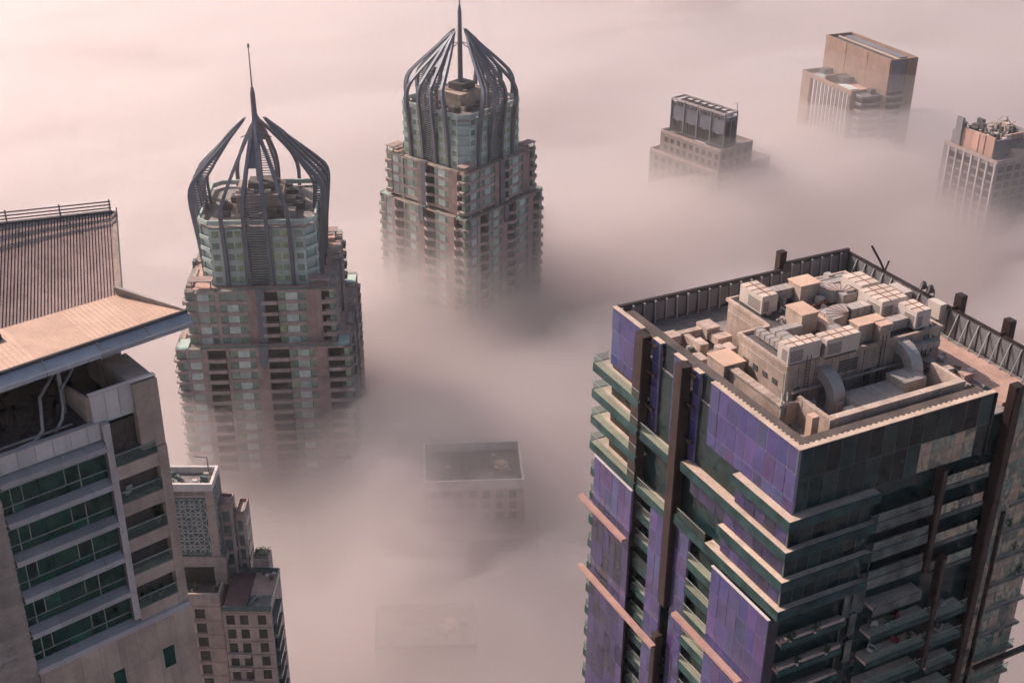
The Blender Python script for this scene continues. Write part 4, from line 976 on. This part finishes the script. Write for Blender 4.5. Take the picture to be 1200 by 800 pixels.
    for i in range(46):
        x, y = rnd.uniform(7.5, 27.2), rnd.uniform(11.6, 26.6)
        if y > 19 and x < 11.5: continue
        w, d_ = rnd.uniform(.15, .5), rnd.uniform(.15, .5)
        bx("plant_unit", rnd.choice([PLANT, PLANTD, DUCT, ACM]), t, x - w, x + w, y - d_, y + d_, Z + 1.78, Z + 1.8 + rnd.uniform(.25, 1.0))
    for i in range(16):      # pipes and cables lying across the deck
        x, y = rnd.uniform(8, 26), rnd.uniform(12, 26); dx, dy = rnd.uniform(1, 4), rnd.uniform(.5, 2.5)
        if y > 18.5: x = max(x, 12)
        z_ = Z + 1.95 + rnd.random()*.5
        MB().tube([(x, y, z_), (min(27, x + dx), y, z_), (min(27, x + dx), min(26.5, y + dy), z_), (min(27, x + dx), min(26.5, y + dy), Z + 1.8)], rnd.choice([.06, .09, .13]), 6).build("pipe", rnd.choice([PLANTD, DUCT, RUST, MULLG]), t)
    for x, y0 in ((9.4, 11.02), (19.6, 11.02)):      # ladders on the plant-room wall
        m = MB().box(x - .28, x - .22, y0 - .2, y0 - .14, Z - 3, Z + 2.9).box(x + .22, x + .28, y0 - .2, y0 - .14, Z - 3, Z + 2.9)
        for i in range(14): m.box(x - .22, x + .22, y0 - .19, y0 - .15, Z - 2.7 + i*.38, Z - 2.65 + i*.38)
        m.build("ladder", PLANTD, t)
    for i in range(5): bx("wall_louvre", PLANTD, t, 13.8, 16.4, 11.03, 11.09, Z - .4 + i*.3, Z - .22 + i*.3)
    for x, w in ((8.0, .8), (17.6, .9), (24.3, .8)): bx("wall_door", PLANTD, t, x, x + w, 11.03, 11.09, Z - 3, Z - .9)
    for i in range(4): bx("wall_vent", PLANTD, t, 6.73, 6.79, 12.4 + i*1.7, 13.2 + i*1.7, Z - .8, Z - .2)
    bx("cable_tray", PLANT, t, 7.2, 23.8, 10.2, 10.6, Z - .9, Z - .8); bx("cable_tray", PLANT, t, 7.3, 23.6, 4.1, 4.5, Z - .9, Z - .8)
    # low walls and the sunken yard in front of the plant room
    bx("low_wall", CONC, t, 6.9, 24.0, 3.3, 3.8, Z - 3, Z - .15); bx("wall_coping", CONC, t, 6.8, 24.1, 3.15, 3.95, Z - .15, Z + .05)
    bx("low_wall", CONC, t, 6.4, 6.9, 3.3, 8.6, Z - 3, Z - .12); bx("low_wall", CONC, t, 24.0, 24.5, 3.3, 8.0, Z - 3, Z - .1)
    bx("low_wall", CONC, t, 4.2, 4.9, 8.3, 18.2, Z - 3, Z - .7)
    for i in range(11): bx("wall_coping", CONC, t, 4.05, 5.05, 8.3 + i*.9, 9.15 + i*.9, Z - .7, Z - .5 + rnd.uniform(-.02, .02))
    bx("low_wall", CONC, t, 4.9, 6.4, 8.3, 8.7, Z - 3, Z - .6)
    bx("roof_box", CONC, t, 3.6, 6.3, 17.4, 20.6, Z - 3, Z - .3); bx("box_lid", TANROOF, t, 3.5, 6.4, 17.3, 20.7, Z - .3, Z - .18)
    bx("vent_post", TANROOF, t, 4.6, 5.5, 3.9, 4.8, Z - 3, Z + .3)
    # big elbow ducts against the plant-room wall
    for x0, zt in ((11.6, .4), (22.2, 1.1)):
        pts = []
        for i in range(9):
            a = R_(90 - i*90/8); pts.append((x0, 10.9 - 0.0 - 2.4*math.cos(a), Z + zt - 2.2 + 2.2*math.sin(a)))
        pts = [(x0, 11.2, Z + zt)] + pts + [(x0, 8.5, Z - 3.0)]
        m = MB(); secs = []
        for i, p in enumerate(pts):
            a = Vector(pts[max(0, i - 1)]); b = Vector(pts[min(len(pts) - 1, i + 1)]); tan = (b - a).normalized()
            secs.append((Vector((1, 0, 0)), tan.cross(Vector((1, 0, 0))), .75, .65))
        m.sweep(pts, secs).build("elbow_duct", DUCT, t)
    duct(12.4, 18.5, 5.2, 8.6, -2.9, -1.2, "plant_casing"); duct(18.6, 21.8, 6.2, 8.8, -2.9, -.4, "plant_casing"); duct(22.9, 27.2, 10.2, 11.05, .2, .9)
    for i in range(60):
        x, y = rnd.choice([(rnd.uniform(7.4, 23.6), rnd.uniform(4.2, 10.2)), (rnd.uniform(24.8, 30), rnd.uniform(3.4, 14)), (rnd.uniform(1.8, 9.6), rnd.uniform(20.8, 30))])
        w, d_ = rnd.uniform(.15, .6), rnd.uniform(.15, .6)
        m = MB().box(x - w, x + w, y - d_, y + d_, Z - 3.0, Z - 2.7 + rnd.uniform(.2, 1.6))
        m.build("plant_unit", rnd.choice([PLANT, PLANTD, DUCT, CONC, ACM]), t)
    # pale duct network on the left of the roof
    for q in ((2.8, 4.2, 26.6, 28.2, -.9), (4.2, 8.4, 27.4, 28.2, -1.2), (7.6, 9.4, 26.4, 28.6, -.8), (4.8, 5.9, 23.6, 25.2, -.9), (5.0, 5.7, 25.2, 27.4, -1.3), (7.9, 9.9, 24.6, 26.3, -1.3), (7.0, 9.0, 22.4, 23.8, -1.6), (2.6, 4.4, 21.4, 23.2, -1.4)):
        bx("duct", CONC, t, q[0], q[1], q[2], q[3], Z - 3.0 if rnd.random() < .5 else Z - 2.2, Z + q[4])
    for i in range(5): bx("pipe", DUCT, t, 24.8 + i*.9, 25.0 + i*.9, 3.6, 10.6, Z - 2.3, Z - 2.1)
    for i in range(6): bx("roof_box", ROOFPINK if i % 2 else CONC, t, 25.2 + (i % 2)*1.6, 26.5 + (i % 2)*1.6, 4.2 + i*1.35, 5.3 + i*1.35, Z - 2.99, Z - 1.5 + (i % 3)*.35)
    for x in (5.3, 5.75): MB().tube([(x, 9.5, Z - 2.5), (x, 9.7, Z + 2.4)], .06, 6).build("vent_pipe", MULLG, t)
    for x in (4.9, 5.6): MB().tube([(x - .9, 8.0, Z - 1.6), (x - .4, 8.6, Z - .3), (x + .2, 9.4, Z + .1)], .1, 6).build("vent_pipe", MULLG, t)
    # crane arm, dishes and a cabinet on the rear wall
    MB().tube([(34.9, 27.8, Z + .5), (34.7, 28.6, Z + 1.6), (34.3, 30.0, Z + 3.2)], .14, 6).tube([(34.9, 27.8, Z + .5), (35.1, 27.5, Z + 2.0)], .12, 6).build("crane_arm", BROWN, t)
    for y in (20.6, 19.4): MB().tube([(35.0, y, Z + .5), (35.0, y, Z + 1.2), (34.6, y + .3, Z + 1.5), (34.4, y + .45, Z + 1.55)], [.08, .08, .6, .62], 10).build("dish", PLANTD, t)
    bx("cabinet", ACM, t, 33.6, 34.6, 16.8, 18.8, Z - 1.0, Z + .9); bx("cabinet", ACM, t, 33.2, 34.4, 22.2, 25.0, Z - 1.6, Z + .3)
    return t
GT = glass_tower()
ZG = -65.0 - GROUND
for i, (x, z, mt, what) in enumerate(((13.2, -26.1, FABRIC, "pale"), (16.4, -26.1, REDF, "red"), (13.6, -29.8, FABRIC, "pale"), (17.0, -29.8, REDF, "dark red"), (23.2, -27.0, FABRIC, "pale"), (23.6, -30.7, FABRIC, "whitish"))):
    armchair(mt, "%s chair on the dark glass wall's balcony, %s" % (what, ("one floor under the grey slab", "beside the pale chair under the grey slab", "two floors under the grey slab", "two floors under, beside a pale one", "between the brown fins", "lower, between brown fins")[i]), GT, x, -.4, ZG + z, (160, 200, 30, 120, 180, 210)[i], 1.1)
for i, (x, z) in enumerate(((1.2, -23.2), (4.4, -23.2), (2.6, -26.9), (6.4, -26.9), (14.8, -26.1), (18.4, -29.8), (30.6, -18.3), (32.4, -22.0), (34.0, -25.7))):
    pot_plant("potted plant on a balcony of the dark glass wall, %s" % ("at the violet corner", "further in from the violet corner", "one floor below the corner pots", "beside the planter one floor below", "between the red and pale chairs", "near the dark red chair", "on the glazed wing, upper floor", "on the glazed wing, middle floor", "on the glazed wing, lower floor")[i], GT, x, -1.0, ZG + z, 1.0, 45 + i)
# ------------------------------------------------------------------ fog and haze
def fbm(x, y, s, seed, octs=5):
    v = 0.0; a = 1.0; t = 0.0
    for i in range(octs):
        v += a*noise.noise(Vector((x/s, y/s, seed + i*7.3))); t += a; a *= 0.55; s *= 0.5
    return v/t*1.6
def axis(lo, hi, c, n, k):
    # positions denser around c
    out = []
    for i in range(n):
        t = -1 + 2*i/(n - 1)
        s = math.sinh(k*t)/math.sinh(k)
        out.append(c + (s*(hi - c) if s > 0 else -s*(lo - c)))
    return out
def vol_material(name, dens, col, g):
    m = bpy.data.materials.new(name); m.use_nodes = True
    nt = m.node_tree; nt.nodes.remove(nt.nodes["Principled BSDF"])
    v = nt.nodes.new("ShaderNodeVolumePrincipled")
    v.inputs["Color"].default_value = (*col, 1); v.inputs["Density"].default_value = dens
    v.inputs["Anisotropy"].default_value = g
    nt.links.new(v.outputs[0], nt.nodes["Material Output"].inputs["Volume"])
    return m
FOGC = (1.0, 0.952, 0.948)
# gentle swells (x, y, radius, rise) where the fog is piled up between the towers
FOG_SWELLS = [(-30, 290, 22, 21), (-22, 245, 40, 9), (75, 500, 50, 13), (150, 540, 60, 14), (205, 465, 70, 13), (-5, 420, 60, 3), (60, 330, 90, -4)]
def fog_height(x, y):
    """shared large-scale relief of the fog's upper side (metres)"""
    h = 9*fbm(x, y, 260, 3.0, 3)
    for cx, cy, r, a in FOG_SWELLS:
        h += a*math.exp(-((x - cx)**2 + (y - cy)**2)/(r*r))
    return h
def fog_layer(name, z, amp, scale, seed, mat, zbot=-300.0, n=210):
    xs = axis(-5000, 5000, 0, n, 4.2); ys = axis(-3000, 7000, 420, n, 4.2)
    vs = []; fs = []
    for j, y in enumerate(ys):
        for i, x in enumerate(xs):
            # stretch the noise along the drift direction
            u, w = x*0.85 + y*0.53, (-x*0.53 + y*0.85)*1.7
            vs.append((x, y, z + fog_height(x, y) + amp*fbm(u, w, scale, seed)))
    for j in range(n - 1):
        for i in range(n - 1):
            a = j*n + i; fs.append((a, a + 1, a + n + 1, a + n))
    if zbot is not None:
        b = len(vs)
        vs += [(x, y, zbot) for y in (ys[0], ys[-1]) for x in (xs[0], xs[-1])]
        fs.append((b + 2, b + 3, b + 1, b))
        fs.append(tuple([b, b + 1] + [i for i in range(n - 1, -1, -1)]))
        fs.append(tuple([b + 3, b + 2] + [(n - 1)*n + i for i in range(n)]))
        fs.append(tuple([b + 2, b] + [j*n for j in range(n)]))
        fs.append(tuple([b + 1, b + 3] + [j*n + n - 1 for j in range(n - 1, -1, -1)]))
    me = bpy.data.meshes.new(name); me.from_pydata(vs, [], fs); me.update()
    for p in me.polygons: p.use_smooth = True
    o = bpy.data.objects.new(name, me); COL.objects.link(o); me.materials.append(mat)
    o["kind"] = "stuff"; o["label"] = "sea of pale pink fog lying between the towers"; o["category"] = "fog"
    return o
G = 0.7
for i, (z, amp, sc, d) in enumerate([(-177, 22, 130, .006), (-190, 18, 100, .016), (-202, 12, 110, .035), (-212, 10, 90, .06)]):
    fog_layer("fog_bank", z, amp, sc, 11.0 + i*5.1, vol_material("fog_%d" % i, d, FOGC, G), zbot=-262.0 - i*0.7)
# torn wisps drifting on the fog, each a soft lump; lumps of one sheet never touch
def wisp_sheet(name, lumps, mat, seed):
    vs = []; fs = []; nu, nv = 28, 14
    for li, (cx, cy, cz, a, b, c, rot) in enumerate(lumps):
        base = len(vs); cr, sr = math.cos(rot), math.sin(rot)
        for j in range(nv + 1):
            th = math.pi*j/nv
            for i in range(nu):
                ph = 2*math.pi*i/nu
                d = Vector((math.sin(th)*math.cos(ph), math.sin(th)*math.sin(ph), math.cos(th)))
                q = Vector((d.x*2.2, d.y*1.4, d.z*.8)) + Vector((li*9.1 + seed, seed*3.3, 0))
                k = 1.0 + .75*noise.noise(q) + .35*noise.noise(q*2.3)
                k = max(.3, k)
                x, y = d.x*a*k, d.y*b*k
                vs.append((cx + x*cr - y*sr, cy + x*sr + y*cr, cz + d.z*c*max(.35, k)))
        for j in range(nv):
            for i in range(nu):
                p = base + j*nu + i; q = base + j*nu + (i + 1) % nu
                fs.append((p, p + nu, q + nu, q))
    me = bpy.data.meshes.new(name); me.from_pydata(vs, [], fs); me.update(); me.materials.append(mat)
    for p in me.polygons: p.use_smooth = True
    o = bpy.data.objects.new(name, me); COL.objects.link(o)
    o["kind"] = "stuff"; o["label"] = "torn wisps of fog drifting above the fog sea"; o["category"] = "fog"
wr = random.Random(21)
sheets = [[(-25, 294, -184, 19, 11, 9, .5), (-20, 262, -192, 26, 13, 7, .9), (-95, 300, -188, 30, 12, 8, .3), (40, 470, -186, 40, 16, 9, .6), (118, 500, -186, 34, 14, 9, .4), (215, 455, -186, 36, 15, 10, .7)],
          [(-6, 283, -190, 12, 7, 4, 1.2), (-58, 318, -187, 24, 9, 7, .4), (62, 392, -192, 46, 16, 8, .5), (-42, 405, -188, 30, 12, 8, .3), (150, 520, -184, 30, 12, 9, .6)],
          [(-34, 240, -194, 22, 10, 6, .7), (10, 250, -196, 28, 12, 6, .6)]]
for k in range(150):
    si = k % 3; x = wr.uniform(-330, 330); y = wr.uniform(230, 1000); sc_ = wr.uniform(.7, 1.5)*(1 + (y - 230)/900)
    w = (x, y, wr.uniform(-193, -181), 24*sc_, 9*sc_, 5.5*sc_, .55 + wr.uniform(-.35, .35))
    if all(math.hypot(w[0] - q[0], w[1] - q[1]) > 2.0*(w[3] + q[3]) for q in sheets[si]): sheets[si].append(w)
for si, sh in enumerate(sheets): wisp_sheet("fog_wisps", sh, vol_material("wisp_%d" % si, (.02, .026, .03)[si], FOGC, G), 4.0 + si*11)
fm = bpy.data.materials.new("fog_floor"); fm.use_nodes = True
pb = fm.node_tree.nodes["Principled BSDF"]; pb.inputs["Base Color"].default_value = (.58, .50, .51, 1); pb.inputs["Roughness"].default_value = 1; pb.inputs["Specular IOR Level"].default_value = 0
fog_layer("fog_floor", -236, 8, 160, 90.0, fm, zbot=None)  # opaque sheet in place of the deep fog, added to bounce light up
bm = [(-5200, -3200, -334), (5200, 7200, 30)]
vs = [(x, y, z) for z in (bm[0][2], bm[1][2]) for y in (bm[0][1], bm[1][1]) for x in (bm[0][0], bm[1][0])]
me = bpy.data.meshes.new("haze"); me.from_pydata(vs, [], [(0, 2, 3, 1), (4, 5, 7, 6), (0, 1, 5, 4), (2, 6, 7, 3), (0, 4, 6, 2), (1, 3, 7, 5)])
hz = bpy.data.objects.new("haze", me); COL.objects.link(hz)
me.materials.append(vol_material("haze_air", 0.00014, FOGC, G))
hz["kind"] = "stuff"; hz["label"] = "thin pink morning haze filling the air"; hz["category"] = "haze"
